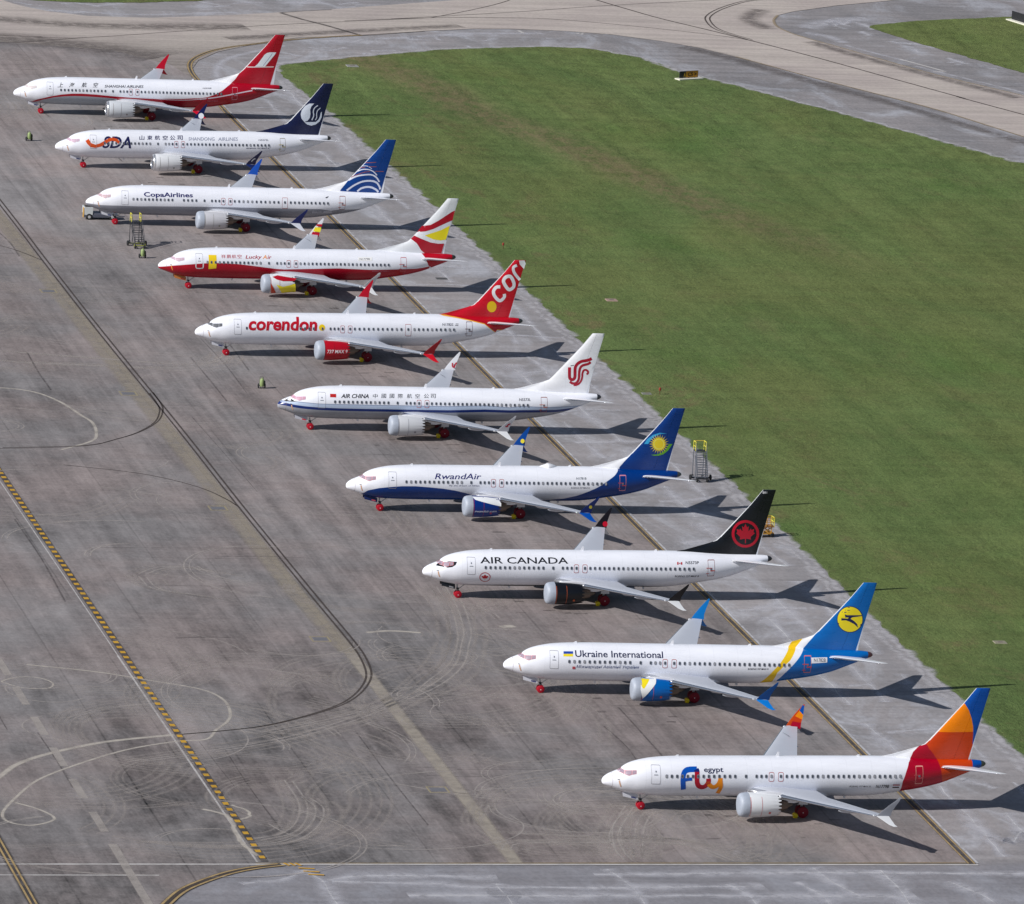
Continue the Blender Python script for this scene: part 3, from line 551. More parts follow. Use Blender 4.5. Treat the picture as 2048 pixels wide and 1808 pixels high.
# ---- liveries, measured in each aircraft's own side view (metres)
LIV=[
dict(lay=[
  ('R',(188,0,42),'FV',[(26.04,1.97),(26.04,3.23),(26.37,4.25),(26.74,4.99),(27.13,5.29),(27.37,5.85),(27.87,6.34),(28.23,6.58),(27.0,7.2),(26,8)],None),
  ('R',(222,70,12),'FV',[(30.5,2.6),(30.2,3.51),(30.03,4.35),(29.9,4.87),(29.85,5.12),(29.36,5.77),(28.98,6.18),(28.74,6.6),(28,7.2),(27,8)],None),
  ('T',(236,128,0),'V',[(20,7.87),(40,7.87)],None),
  ('R',(0,88,190),'V',[(33.6,4.9),(33.9,5.6),(33.44,6.69),(33.44,7.53),(33.37,8.38),(33.15,9.23),(32.8,10.07),(32.35,10.72),(31.5,11.2)],None),
  ('R',(0,88,190),'F',[(33.45,3),(33.45,6)],None)],
 dec=[
  ('fly_lettering', 'S', 'F', (0, 90, 200), [(3.82, 2.39),(3.66, 3.3),(3.68, 3.95),(3.9, 4.3),(4.31, 4.43),(5.06, 4.45)], 0.5),
  ('fly_lettering', 'S', 'F', (25, 40, 120), [(4.98, 4.46),(5.06, 4.29),(5.06, 4.15)], 0.5),
  ('fly_lettering', 'S', 'F', (190, 10, 45), [(5.06, 4.22),(5.08, 3.3),(5.28, 2.84),(5.68, 2.67),(6.01, 2.83),(6.22, 3.18),(6.23, 3.58)], 0.48),
  ('fly_lettering', 'S', 'F', (236, 130, 5), [(6.28, 3.03),(6.62, 2.73),(6.95, 2.71),(7.26, 2.99),(7.42, 3.41),(7.43, 3.63)], 0.45),
  ('fly_lettering', 'S', 'F', (236, 130, 5), [(7.43, 3.45),(7.55, 2.66),(7.39, 1.93)], 0.42),
  ('fly_lettering', 'S', 'F', (0, 90, 200), [(3.8, 3.41),(4.16, 3.51),(4.57, 3.53)], 0.33),
  ('fly_lettering', 'S', 'F', (205, 75, 30), [(6.22, 3.3),(6.21, 2.99)], 0.45),
  ('winglet_paint', 'P', 'WF', (188, 0, 42), [(19.38, 3.72),(19.75, 4.43),(20.65, 4.29),(20.55, 3.72)]),
  ('winglet_paint', 'P', 'WF', (222, 70, 12), [(19.75, 4.43),(20.1, 4.95),(20.77, 4.63),(20.65, 4.29)]),
  ('winglet_paint', 'P', 'WF', (236, 128, 0), [(20.05, 4.91),(20.52, 5.42),(20.88, 5.03),(20.77, 4.59)]),
  ('winglet_paint', 'P', 'WF', (0, 88, 190), [(20.52, 5.42),(20.85, 5.94),(21.05, 5.88),(20.9, 5.03)]),
  ('lettering', 'T', 'F', (22, 30, 75), 'egypt', (5.77, 4.22),(7.72, 4.22), 0.44, 0, 0.012),
  ('registration', 'T', 'F', (40, 40, 45), 'N1779B', (23.35, 2.58),(24.71, 2.55), 0.35, 0.1, 0.01),
  ('type_lettering', 'T', 'F', (70, 70, 80), 'BOEING 737 MAX 8', (20.62, 2.68),(22.78, 2.68), 0.16, 0.2, 0.01),
  ('flag', 'P', 'F', (190, 40, 60), [(25.08, 2.94),(25.8, 2.92),(25.8, 2.8),(25.08, 2.82)]),
  ('flag', 'P', 'F', (50, 25, 40), [(25.09, 2.68),(25.79, 2.65),(25.8, 2.51),(25.09, 2.54)])]),
dict(lay=[
  ('XB',(232,192,25),'FV',[(23.01,1.72),(24.13,3.21),(24.8,3.99),(25.5,4.9),(25.88,5.31),(26.23,5.86),(26.3,6.6)],[(24.25,1.74),(24.55,2.94),(25.2,3.68),(25.84,4.24),(26.37,4.95),(26.69,5.35),(27.32,6.14),(27.6,6.6)]),
  ('R',(0,112,200),'FV',[(24.74,2.03),(25.4,2.94),(26.24,3.88),(26.83,4.53),(27.24,5.0),(27.47,5.24),(27.92,5.8),(28.41,6.38),(28.79,6.82),(28.5,8),(28.5,9)],None)],
 dec=[
  ('emblem', 'P', 'V', (25, 40, 95), [(33.67, 8.4),(33.66, 8.08),(33.58, 7.78),(33.43, 7.5),(33.22, 7.28),(32.96, 7.11),(32.66, 7.0),(32.35, 6.97),(32.03, 7.01),(31.72, 7.11),(31.44, 7.28),(31.2, 7.5),(31.01, 7.77),(30.89, 8.07),(30.84, 8.38),(30.86, 8.69),(30.95, 8.98),(31.1, 9.25),(31.3, 9.48),(31.55, 9.66),(31.84, 9.77),(32.14, 9.82),(32.45, 9.79),(32.76, 9.69),(33.04, 9.52),(33.29, 9.29),(33.48, 9.02),(33.61, 8.71)]),
  ('emblem', 'P', 'V', (236, 200, 30), [(33.59, 8.4),(33.58, 8.1),(33.5, 7.81),(33.36, 7.55),(33.16, 7.34),(32.92, 7.18),(32.64, 7.08),(32.34, 7.05),(32.04, 7.08),(31.75, 7.18),(31.48, 7.34),(31.25, 7.55),(31.08, 7.81),(30.96, 8.09),(30.91, 8.38),(30.93, 8.67),(31.02, 8.95),(31.16, 9.21),(31.35, 9.42),(31.59, 9.59),(31.86, 9.7),(32.14, 9.74),(32.44, 9.71),(32.73, 9.62),(33.0, 9.46),(33.23, 9.24),(33.41, 8.98),(33.53, 8.7)]),
  ('emblem', 'P', 'V', (20, 28, 80), [(31.67, 8.85),(33.52, 8.84),(33.49, 8.73),(32.48, 8.61),(32.29, 8.46),(32.7, 8.22),(33.06, 7.89),(33.19, 7.49),(32.73, 7.89),(32.18, 8.16),(31.78, 8.29),(31.32, 8.26),(31.3, 8.51),(31.76, 8.49),(31.99, 8.46),(32.08, 8.6),(31.72, 8.59)]),
  ('flag', 'P', 'F', (40, 80, 185), [(1.94, 4.75),(2.94, 4.77),(2.92, 4.55),(1.92, 4.53)]),
  ('flag', 'P', 'F', (240, 200, 40), [(1.92, 4.52),(2.91, 4.54),(2.9, 4.3),(1.89, 4.29)]),
  ('lettering', 'T', 'F', (22, 30, 75), 'Ukraine International', (3.14, 4.28),(12.39, 4.3), 0.58, 0, 0.012),
  ('lettering', 'T', 'F', (105, 115, 150), 'Міжнародні Авіалінії України', (3.27, 3.14),(9.85, 3.18), 0.3, 0.2, 0),
  ('registration_panel', 'P', 'F', (225, 225, 232), [(28.09, 4.53),(29.87, 4.54),(29.86, 4.03),(28.11, 3.96)]),
  ('registration', 'T', 'F', (45, 45, 55), 'N1782B', (28.41, 4.12),(29.71, 4.1), 0.34, 0, 0.01),
  ('type_lettering', 'T', 'F', (60, 60, 75), 'BOEING 737 MAX 8', (21.37, 3.24),(23.54, 3.27), 0.17, 0.2, 0.01),
  ('cap_marking', 'P', 'F', (205, 90, 100), [(2.86, 3.28),(3.17, 3.28),(3.2, 3.0),(2.88, 2.99)]),
  ('cowl_paint', 'P', 'N', (232, 235, 240), [(9.41, 2.94),(11.09, 2.92),(10.93, 2.55),(10.46, 2.02),(10.03, 1.47),(9.64, 0.96),(9.33, 1.99)]),
  ('cowl_paint', 'P', 'N', (240, 200, 30), [(9.41, 2.94),(10.38, 2.93),(10.01, 2.49),(9.73, 2.1),(9.56, 2.12),(9.35, 2.53)])]),
dict(lay=[
  ('B',(20,22,28),'F',[(-1.81,1.55),(1.29,1.63),(5.32,1.7),(26,1.6),(30,1.6)],None)],
 dec=[
  ('cockpit_mask', 'P', 'F', (20, 22, 28), [(-2.74, 3.7),(-2.58, 3.86),(-2.32, 3.99),(-2.02, 4.18),(-1.3, 4.27),(-0.58, 4.28),(-0.74, 3.97),(-1.1, 3.73),(-1.6, 3.63),(-2.1, 3.67)]),
  ('lettering', 'T', 'F', (24, 26, 34), 'AIR CANADA', (1.93, 4.24),(11.7, 4.27), 0.58, 0, 0.012),
  ('emblem', 'S', 'V', (200, 10, 45), [(33.15, 7.38),(33.15, 7.14),(33.1, 6.9),(33.01, 6.69),(32.88, 6.49),(32.72, 6.32),(32.53, 6.18),(32.31, 6.08),(32.07, 6.02),(31.83, 6.0),(31.58, 6.02),(31.34, 6.08),(31.1, 6.19),(30.89, 6.33),(30.7, 6.5),(30.55, 6.7),(30.43, 6.92),(30.35, 7.15),(30.32, 7.39),(30.33, 7.63),(30.38, 7.86),(30.47, 8.08),(30.6, 8.27),(30.76, 8.45),(30.95, 8.59),(31.16, 8.69),(31.39, 8.76),(31.62, 8.79),(31.87, 8.77),(32.11, 8.7),(32.34, 8.6),(32.56, 8.46),(32.75, 8.28),(32.9, 8.08),(33.03, 7.86),(33.11, 7.63),(33.15, 7.38)], 0.3),
  ('emblem', 'P', 'V', (200, 10, 45), [(31.64, 8.57),(31.81, 8.19),(31.89, 8.14),(32.05, 8.27),(32.03, 7.76),(32.09, 7.72),(32.29, 8.01),(32.37, 7.84),(32.7, 7.93),(32.63, 7.6),(32.8, 7.47),(32.34, 7.04),(32.41, 6.76),(31.82, 6.86),(31.86, 6.34),(31.75, 6.34),(31.71, 6.86),(31.13, 6.76),(31.15, 7.05),(30.65, 7.48),(30.79, 7.6),(30.69, 7.93),(31.01, 7.85),(31.07, 8.01),(31.3, 7.72),(31.37, 7.76),(31.27, 8.27),(31.45, 8.14),(31.52, 8.19)]),
  ('nose_emblem', 'S', 'F', (200, 90, 100), [(3.09, 2.72),(3.08, 2.55),(3.03, 2.39),(2.93, 2.26),(2.79, 2.18),(2.62, 2.15),(2.44, 2.17),(2.26, 2.25),(2.11, 2.38),(2.0, 2.53),(1.95, 2.7),(1.96, 2.87),(2.02, 3.01),(2.14, 3.13),(2.29, 3.2),(2.46, 3.23),(2.64, 3.2),(2.8, 3.13),(2.94, 3.02),(3.04, 2.88),(3.09, 2.72)], 0.09),
  ('nose_emblem', 'P', 'F', (190, 15, 40), [(2.48, 3.05),(2.54, 2.94),(2.57, 2.93),(2.63, 2.96),(2.63, 2.82),(2.65, 2.81),(2.72, 2.89),(2.75, 2.85),(2.87, 2.87),(2.85, 2.78),(2.91, 2.74),(2.75, 2.61),(2.78, 2.53),(2.56, 2.55),(2.59, 2.39),(2.55, 2.39),(2.52, 2.55),(2.31, 2.52),(2.31, 2.6),(2.12, 2.73),(2.17, 2.77),(2.12, 2.86),(2.25, 2.84),(2.27, 2.89),(2.36, 2.8),(2.38, 2.82),(2.34, 2.96),(2.41, 2.93),(2.44, 2.94)]),
  ('fin_number', 'T', 'V', (225, 225, 230), '501', (33.36, 11.91),(33.86, 11.92), 0.21, 0, 0.01),
  ('registration', 'T', 'F', (50, 50, 60), 'N5573P', (24.82, 4.32),(26.33, 4.32), 0.27, 0.1, 0.01),
  ('flag', 'P', 'F', (205, 30, 50), [(23.89, 4.53),(24.04, 4.53),(24.02, 4.26),(23.87, 4.25)]),
  ('flag', 'P', 'F', (205, 30, 50), [(24.3, 4.51),(24.46, 4.51),(24.44, 4.26),(24.29, 4.26)]),
  ('flag', 'P', 'F', (205, 30, 50), [(24.12, 4.45),(24.23, 4.45),(24.22, 4.32),(24.11, 4.32)]),
  ('type_lettering', 'T', 'F', (45, 45, 55), 'BOEING 737 MAX 8', (23.66, 2.89),(26.41, 2.86), 0.19, 0.2, 0.012),
  ('winglet_emblem', 'P', 'WF', (205, 15, 45), [(20.55, 4.33),(20.53, 4.22),(20.46, 4.13),(20.36, 4.07),(20.25, 4.05),(20.14, 4.07),(20.05, 4.13),(19.99, 4.22),(19.97, 4.33),(20.0, 4.44),(20.06, 4.53),(20.16, 4.59),(20.27, 4.61),(20.38, 4.59),(20.47, 4.53),(20.53, 4.44)])]),
dict(lay=[
  ('B',(0,60,142),'F',[(-2.45,1.94),(-1.76,2.62),(-0.55,2.98),(0.72,3.16),(2.01,3.28),(3.59,3.3),(5.09,3.2),(6.86,3.04),(8.2,2.83),(9.57,2.5),(10.32,2.24),(11,1.3),(18,1.3),(19.88,1.73),(20.91,1.87),(22.51,2.33),(24.12,3.05),(23.92,2.94),(24.5,3.22),(25.23,3.64),(25.9,4.1),(26.76,4.64),(27.3,5.11),(27.61,5.36),(27.6,5.6),(34.6,5.6)],None),
  ('R',(0,60,142),'V',[(27.56,5.41),(28.18,6.15),(28.71,6.68),(29.1,7.15),(28.3,8.2)],None)],
 dec=[
  ('emblem', 'P', 'V', (60, 170, 225), [(30.31, 8.13),(30.63, 8.67),(31.27, 9.2),(32.06, 9.48),(32.93, 9.37),(32.07, 9.29),(31.48, 9.03),(31.09, 8.68),(30.78, 8.14)]),
  ('emblem', 'P', 'V', (105, 180, 50), [(33.67, 8.15),(33.23, 8.14),(32.95, 7.61),(32.5, 7.17),(31.89, 6.93),(31.16, 6.9),(31.55, 6.78),(32.11, 6.78),(32.65, 6.94),(33.18, 7.37)]),
  ('emblem', 'P', 'V', (240, 195, 40), [(32.77, 8.25),(32.81, 8.2),(33.26, 8.14),(32.82, 8.09),(32.79, 8.04),(32.81, 7.98),(33.23, 7.8),(32.79, 7.88),(32.74, 7.84),(32.75, 7.78),(33.11, 7.49),(32.7, 7.69),(32.64, 7.66),(32.63, 7.6),(32.9, 7.24),(32.55, 7.54),(32.49, 7.53),(32.46, 7.47),(32.63, 7.05),(32.37, 7.43),(32.3, 7.44),(32.26, 7.4),(32.3, 6.96),(32.16, 7.39),(32.1, 7.41),(32.04, 7.39),(31.96, 6.96),(31.94, 7.4),(31.89, 7.44),(31.82, 7.43),(31.62, 7.06),(31.73, 7.48),(31.69, 7.53),(31.63, 7.54),(31.32, 7.24),(31.54, 7.61),(31.52, 7.67),(31.46, 7.69),(31.08, 7.5),(31.4, 7.78),(31.39, 7.84),(31.34, 7.88),(30.91, 7.81),(31.31, 7.98),(31.32, 8.04),(31.28, 8.09),(30.85, 8.14),(31.28, 8.2),(31.31, 8.25),(31.29, 8.31),(30.88, 8.47),(31.31, 8.41),(31.35, 8.45),(31.35, 8.51),(31.01, 8.78),(31.4, 8.6),(31.46, 8.63),(31.47, 8.69),(31.21, 9.04),(31.54, 8.76),(31.6, 8.77),(31.63, 8.82),(31.48, 9.23),(31.73, 8.86),(31.79, 8.85),(31.83, 8.89),(31.8, 9.33),(31.94, 8.91),(31.99, 8.88),(32.05, 8.91),(32.14, 9.34),(32.15, 8.89),(32.2, 8.85),(32.27, 8.86),(32.47, 9.24),(32.36, 8.82),(32.4, 8.77),(32.46, 8.76),(32.77, 9.05),(32.55, 8.69),(32.57, 8.63),(32.63, 8.6),(33.02, 8.79),(32.69, 8.51),(32.7, 8.45),(32.75, 8.41),(33.18, 8.48),(32.79, 8.31)]),
  ('emblem', 'S', 'V', (252, 222, 120), [(32.63, 8.15),(32.62, 8.0),(32.57, 7.86),(32.49, 7.74),(32.37, 7.65),(32.24, 7.59),(32.09, 7.57),(31.93, 7.59),(31.79, 7.65),(31.66, 7.74),(31.56, 7.86),(31.49, 8.0),(31.46, 8.15),(31.47, 8.3),(31.52, 8.43),(31.61, 8.55),(31.72, 8.64),(31.86, 8.7),(32.01, 8.72),(32.16, 8.7),(32.3, 8.64),(32.43, 8.55),(32.53, 8.43),(32.6, 8.29),(32.63, 8.15)], 0.06),
  ('lettering', 'T', 'F', (35, 38, 115), 'RwandAir', (5.79, 4.14),(11.21, 4.17), 0.56, 0.25, 0.008),
  ('lettering', 'T', 'F', (130, 130, 150), 'Fly the dream of Africa', (7.45, 3.34),(10.97, 3.36), 0.18, 0.2, 0),
  ('registration', 'T', 'F', (110, 115, 125), 'N1781B', (22.25, 4.24),(23.43, 4.26), 0.23, 0.1, 0.01),
  ('type_lettering', 'T', 'F', (110, 110, 120), 'BOEING 737 MAX 8', (21.64, 3.23),(23.82, 3.25), 0.15, 0.2, 0.01),
  ('cowl_paint', 'P', 'N', (228, 230, 238), [(9.44, 2.92),(9.58, 2.81),(9.77, 2.66),(10.76, 2.42),(11.89, 2.15),(12.73, 1.97),(12.74, 2.3),(12.58, 2.54),(12.47, 2.74),(10.9, 2.9)]),
  ('cowl_lettering', 'T', 'N', (215, 220, 235), 'rwandair.com', (9.69, 1.3),(12.24, 1.3), 0.24, 0.2, 0.01),
  ('winglet_emblem', 'P', 'WF', (236, 205, 60), [(20.41, 4.46),(20.38, 4.36),(20.31, 4.27),(20.22, 4.22),(20.11, 4.22),(20.01, 4.27),(19.95, 4.35),(19.93, 4.45),(19.96, 4.56),(20.03, 4.64),(20.12, 4.69),(20.23, 4.69),(20.33, 4.64),(20.39, 4.56)]),
  ('winglet_emblem', 'P', 'WN', (236, 205, 60), [(20.46, 4.68),(20.45, 4.59),(20.41, 4.51),(20.34, 4.47),(20.26, 4.47),(20.18, 4.51),(20.11, 4.58),(20.08, 4.67),(20.08, 4.77),(20.12, 4.84),(20.19, 4.88),(20.28, 4.88),(20.36, 4.84),(20.42, 4.77)])]),
dict(lay=[
  ('B',(158,160,168),'F',[(-3.68,3.12),(-3.15,3.08),(-2.48,2.99),(-1.3,2.89),(0.5,2.82),(3.05,2.77),(5.62,2.76),(8.71,2.77),(12.83,2.77),(16.34,2.79),(20.61,2.97),(25.06,2.97),(23.62,2.92),(29.31,2.97),(30.93,3.11)],None),
  ('ZB',(20,50,125),'F',[(-3.68,3.04),(-3.15,3.0),(-2.48,2.91),(-1.3,2.81),(0.5,2.7399999999999998),(3.05,2.69),(5.62,2.6799999999999997),(8.71,2.69),(12.83,2.69),(16.34,2.71),(20.61,2.89),(25.06,2.89),(23.62,2.84),(29.31,2.89),(30.93,3.03)],[(-3.68,3.37),(-3.15,3.33),(-2.48,3.24),(-1.3,3.14),(0.5,3.07),(3.05,3.02),(5.62,3.01),(8.71,3.02),(12.83,3.02),(16.34,3.04),(20.61,3.22),(25.06,3.22),(23.62,3.17),(29.31,3.22),(30.93,3.36)]),
  ('ZB',(185,200,225),'F',[(-3.68,3.37),(-3.15,3.33),(-2.48,3.24),(-1.3,3.14),(0.5,3.07),(3.05,3.02),(5.62,3.01),(8.71,3.02),(12.83,3.02),(16.34,3.04),(20.61,3.22),(25.06,3.22),(23.62,3.17),(29.31,3.22),(30.93,3.36)],[(-3.65,3.48),(-2.47,3.63),(-0.53,3.58),(0.47,3.53),(3.02,3.52),(5.59,3.52),(8.67,3.51),(12.79,3.52),(16.3,3.52),(20.58,3.71),(25.02,3.72),(23.59,3.52),(27.99,3.57),(31.88,3.66)]),
  ('ZB',(120,135,165),'F',[(-3.65,3.41),(-2.47,3.56),(-0.53,3.5100000000000002),(0.47,3.46),(3.02,3.45),(5.59,3.45),(8.67,3.44),(12.79,3.45),(16.3,3.45),(20.58,3.64),(25.02,3.6500000000000004),(23.59,3.45),(27.99,3.5),(31.88,3.5900000000000003)],[(-3.65,3.48),(-2.47,3.63),(-0.53,3.58),(0.47,3.53),(3.02,3.52),(5.59,3.52),(8.67,3.51),(12.79,3.52),(16.3,3.52),(20.58,3.71),(25.02,3.72),(23.59,3.52),(27.99,3.57),(31.88,3.66)])],
 dec=[
  ('glare_panel', 'P', 'F', (28, 28, 32), [(-3.41, 3.49),(-3.06, 3.68),(-2.71, 3.86),(-2.18, 3.64),(-1.83, 3.6),(-2.57, 3.51)]),
  ('emblem', 'S', 'V', (190, 15, 50), [(30.84, 8.18),(30.91, 7.07),(31.05, 6.77),(31.26, 6.68),(31.47, 6.79),(31.57, 7.08),(31.53, 7.95),(31.61, 8.36),(31.87, 8.69),(32.3, 8.93),(32.79, 9.02),(33.23, 9.14),(33.49, 9.29)], 0.37),
  ('emblem', 'S', 'V', (190, 15, 50), [(30.98, 6.43),(31.37, 6.22),(31.78, 6.29),(32.06, 6.76),(32.07, 7.64),(32.17, 8.14),(32.45, 8.43),(32.95, 8.57),(33.23, 8.7),(33.39, 8.85)], 0.3),
  ('emblem', 'S', 'V', (190, 15, 50), [(31.48, 6.01),(31.92, 6.07),(32.28, 6.39),(32.46, 6.89),(32.48, 7.52),(32.62, 7.82),(32.87, 7.88),(33.12, 7.71),(33.15, 7.47),(32.97, 7.36)], 0.24),
  ('emblem', 'S', 'V', (60, 60, 60), [(30.96, 8.36),(31.35, 8.43)], 0.08),
  ('flag', 'P', 'F', (205, 40, 40), [(1.94, 4.66),(2.66, 4.66),(2.64, 4.29),(1.92, 4.3)]),
  ('lettering', 'T', 'F', (30, 30, 36), 'AIR CHINA', (3.23, 4.26),(6.55, 4.29), 0.41, 0.3, 0.02),
  ('lettering', 'T', 'F', (70, 72, 80), '中', (7.04, 4.3),(7.65, 4.31), 0.45, 0.1, 0),
  ('lettering', 'T', 'F', (70, 72, 80), '國', (8.07, 4.32),(8.68, 4.33), 0.45, 0.1, 0),
  ('lettering', 'T', 'F', (70, 72, 80), '國', (9.04, 4.33),(9.66, 4.35), 0.45, 0.1, 0),
  ('lettering', 'T', 'F', (70, 72, 80), '際', (10.05, 4.35),(10.67, 4.36), 0.45, 0.1, 0),
  ('lettering', 'T', 'F', (70, 72, 80), '航', (11.14, 4.37),(11.76, 4.38), 0.45, 0.1, 0),
  ('lettering', 'T', 'F', (70, 72, 80), '空', (12.12, 4.39),(12.74, 4.4), 0.44, 0.1, 0),
  ('lettering', 'T', 'F', (70, 72, 80), '公', (13.2, 4.41),(13.82, 4.42), 0.44, 0.1, 0),
  ('lettering', 'T', 'F', (70, 72, 80), '司', (14.03, 4.42),(14.65, 4.43), 0.44, 0.1, 0),
  ('registration', 'T', 'F', (110, 110, 118), 'N5573L', (24.68, 4.3),(26.09, 4.32), 0.28, 0.1, 0.01),
  ('winglet_emblem', 'S', 'WF', (190, 15, 50), [(20.1, 4.75),(20.09, 4.39),(20.27, 4.27),(20.44, 4.61),(20.62, 4.8)], 0.16),
  ('winglet_emblem', 'S', 'WN', (190, 15, 50), [(20.0, 4.63),(20.23, 4.59),(20.3, 4.83),(20.55, 4.93)], 0.16)]),
dict(lay=[
  ('T',(235,170,60),'F',[(26.27,5.550000000000001),(27.27,5.28),(28.82,5.090000000000001),(30.78,4.74),(32.39,4.380000000000001),(34.14,3.59),(34,3.2),(37,3.2)],None),
  ('T',(205,12,38),'F',[(26.27,5.66),(27.27,5.39),(28.82,5.2),(30.78,4.85),(32.39,4.49),(34.14,3.6999999999999997),(34,3.3),(37,3.3)],None)],
 dec=[
  ('fin_lettering', 'S', 'V', (228, 230, 238), [(34.41, 8.94),(33.91, 8.88),(33.58, 8.4),(33.71, 7.84),(34.24, 7.27),(34.62, 7.22),(35.01, 7.64),(34.99, 8.04)], 0.4),
  ('fin_lettering', 'S', 'V', (228, 230, 238), [(35.41, 10.29),(35.02, 10.14),(34.78, 9.74),(34.92, 9.31),(35.38, 8.71),(35.7, 8.59),(36.1, 8.87),(36.18, 9.3),(35.98, 9.81),(35.69, 10.21),(35.41, 10.29)], 0.42),
  ('fin_lettering', 'S', 'V', (228, 230, 238), [(36.39, 11.68),(35.99, 11.45),(35.98, 11.05),(36.22, 10.58),(36.91, 9.8)], 0.36),
  ('fin_lettering', 'P', 'V', (228, 230, 238), [(36.63, 12.28),(37.35, 12.29),(37.52, 11.88),(37.35, 11.2),(36.76, 11.78)]),
  ('emblem', 'P', 'V', (240, 185, 10), [(34.08, 6.41),(34.07, 6.23),(34.02, 6.06),(33.93, 5.91),(33.81, 5.8),(33.67, 5.73),(33.51, 5.71),(33.35, 5.73),(33.2, 5.8),(33.06, 5.92),(32.95, 6.06),(32.88, 6.23),(32.85, 6.42),(32.86, 6.6),(32.91, 6.77),(32.99, 6.91),(33.11, 7.02),(33.26, 7.09),(33.42, 7.12),(33.58, 7.1),(33.73, 7.02),(33.86, 6.91),(33.97, 6.77),(34.04, 6.6)]),
  ('lettering', 'T', 'F', (208, 20, 45), 'corendon', (2.27, 3.6),(10.97, 3.6), 1.43, 0.12, 0.034),
  ('emblem', 'P', 'F', (235, 190, 20), [(11.94, 3.95),(11.92, 3.82),(11.87, 3.71),(11.78, 3.62),(11.68, 3.56),(11.56, 3.54),(11.44, 3.56),(11.32, 3.62),(11.24, 3.71),(11.18, 3.82),(11.16, 3.94),(11.18, 4.06),(11.24, 4.17),(11.33, 4.25),(11.44, 4.31),(11.56, 4.33),(11.68, 4.31),(11.79, 4.26),(11.87, 4.17),(11.92, 4.07)]),
  ('registration', 'T', 'F', (100, 100, 112), 'N1782S', (26.89, 4.28),(28.29, 4.28), 0.27, 0.1, 0.01),
  ('flag', 'P', 'F', (110, 110, 120), [(28.6, 4.51),(28.98, 4.51),(28.97, 4.44),(28.6, 4.44)]),
  ('flag', 'P', 'F', (110, 110, 120), [(28.53, 4.35),(28.93, 4.34),(28.92, 4.26),(28.53, 4.28)]),
  ('cowl_lettering', 'T', 'N', (235, 225, 230), '737 MAX 9', (11.36, 1.61),(13.95, 1.6), 0.41, 0.15, 0.01)]),
dict(lay=[
  ('B',(190,8,40),'F',[(-3.93,2.82),(-2.21,3.17),(-0.64,3.4),(0.64,3.55),(1.79,3.66),(3.03,3.72),(4.27,3.71),(5.93,3.62),(7.6,3.46),(9.28,3.26),(10.96,3.07),(12.13,3.01),(19.09,3.26),(25.02,3.16),(29.51,3.26),(23.32,3.13),(26.11,3.18),(28.24,3.24),(30.4,3.37),(31.49,3.54),(31.5,2.5)],None),
  ('R',(205,10,40),'F',[(31.9,3.2),(31.2,3.6),(30.62,4.77),(30.32,5.15),(29.3,5.4)],None)],
 dec=[
  ('fin_stripe', 'P', 'V', (190, 10, 40), [(30.22, 8.64),(31.33, 8.83),(32.34, 9.4),(34.03, 10.55),(34.46, 10.74),(34.24, 9.48),(33.07, 8.95),(31.7, 8.29),(30.68, 7.96),(29.64, 7.85)]),
  ('fin_stripe', 'P', 'V', (235, 205, 30), [(30.63, 7.43),(31.39, 7.7),(32.77, 8.15),(33.9, 8.75),(33.72, 7.74),(33.49, 6.9),(32.79, 6.78),(31.79, 6.94)]),
  ('fin_stripe', 'P', 'V', (190, 10, 40), [(28.86, 6.95),(29.28, 7.38),(30.1, 7.04),(31.46, 6.52),(32.54, 6.35),(33.31, 6.38),(33.0, 5.09),(30.78, 5.08),(30.26, 5.5),(29.72, 6.3),(29.37, 6.59)]),
  ('door_cover', 'P', 'F', (242, 190, 30), [(2.15, 4.68),(3.18, 4.68),(3.17, 3.01),(2.17, 2.88)]),
  ('door_marking', 'S', 'F', (215, 215, 220), [(0.52, 3.6),(0.53, 3.14),(0.72, 2.97),(1.29, 2.99),(1.46, 3.12),(1.46, 3.62)], 0.13),
  ('lettering', 'T', 'F', (205, 70, 80), '祥', (3.81, 4.31),(4.37, 4.32), 0.43, 0, 0),
  ('lettering', 'T', 'F', (205, 70, 80), '鹏', (4.51, 4.32),(5.07, 4.33), 0.43, 0, 0),
  ('lettering', 'T', 'F', (205, 70, 80), '航', (5.19, 4.33),(5.76, 4.34), 0.43, 0, 0),
  ('lettering', 'T', 'F', (205, 70, 80), '空', (5.9, 4.34),(6.47, 4.35), 0.43, 0, 0),
  ('lettering', 'T', 'F', (190, 30, 50), 'Lucky', (6.95, 4.32),(9.09, 4.35), 0.39, 0.25, 0.008),
  ('lettering', 'T', 'F', (225, 140, 60), 'A', (9.18, 4.32),(9.76, 4.33), 0.42, 0.25, 0.008),
  ('lettering', 'T', 'F', (200, 40, 55), 'ir', (9.82, 4.32),(10.37, 4.32), 0.43, 0.25, 0.008),
  ('registration_panel', 'P', 'F', (235, 235, 240), [(21.72, 4.69),(23.59, 4.72),(23.55, 4.29),(21.69, 4.27)]),
  ('registration', 'T', 'F', (90, 90, 100), 'N1779B', (21.92, 4.37),(23.27, 4.39), 0.21, 0.1, 0.01),
  ('belly_emblem', 'P', 'F', (215, 190, 200), [(24.07, 2.0),(24.41, 2.69),(24.83, 2.73),(24.76, 2.08)]),
  ('type_lettering', 'T', 'F', (200, 130, 150), 'BOEING 737 MAX 8', (23.62, 2.9),(25.87, 2.91), 0.12, 0.2, 0.01),
  ('cowl_paint', 'P', 'N', (195, 15, 40), [(9.79, 2.76),(10.51, 2.91),(12.96, 2.58),(12.66, 2.3),(11.15, 2.29),(10.33, 2.48)]),
  ('cowl_paint', 'P', 'N', (238, 205, 40), [(10.27, 1.86),(11.17, 1.58),(12.74, 1.96),(12.99, 0.7),(11.22, 0.54)]),
  ('cowl_paint', 'P', 'N', (215, 70, 35), [(9.49, 2.1),(10.39, 0.67),(9.74, 0.52)]),
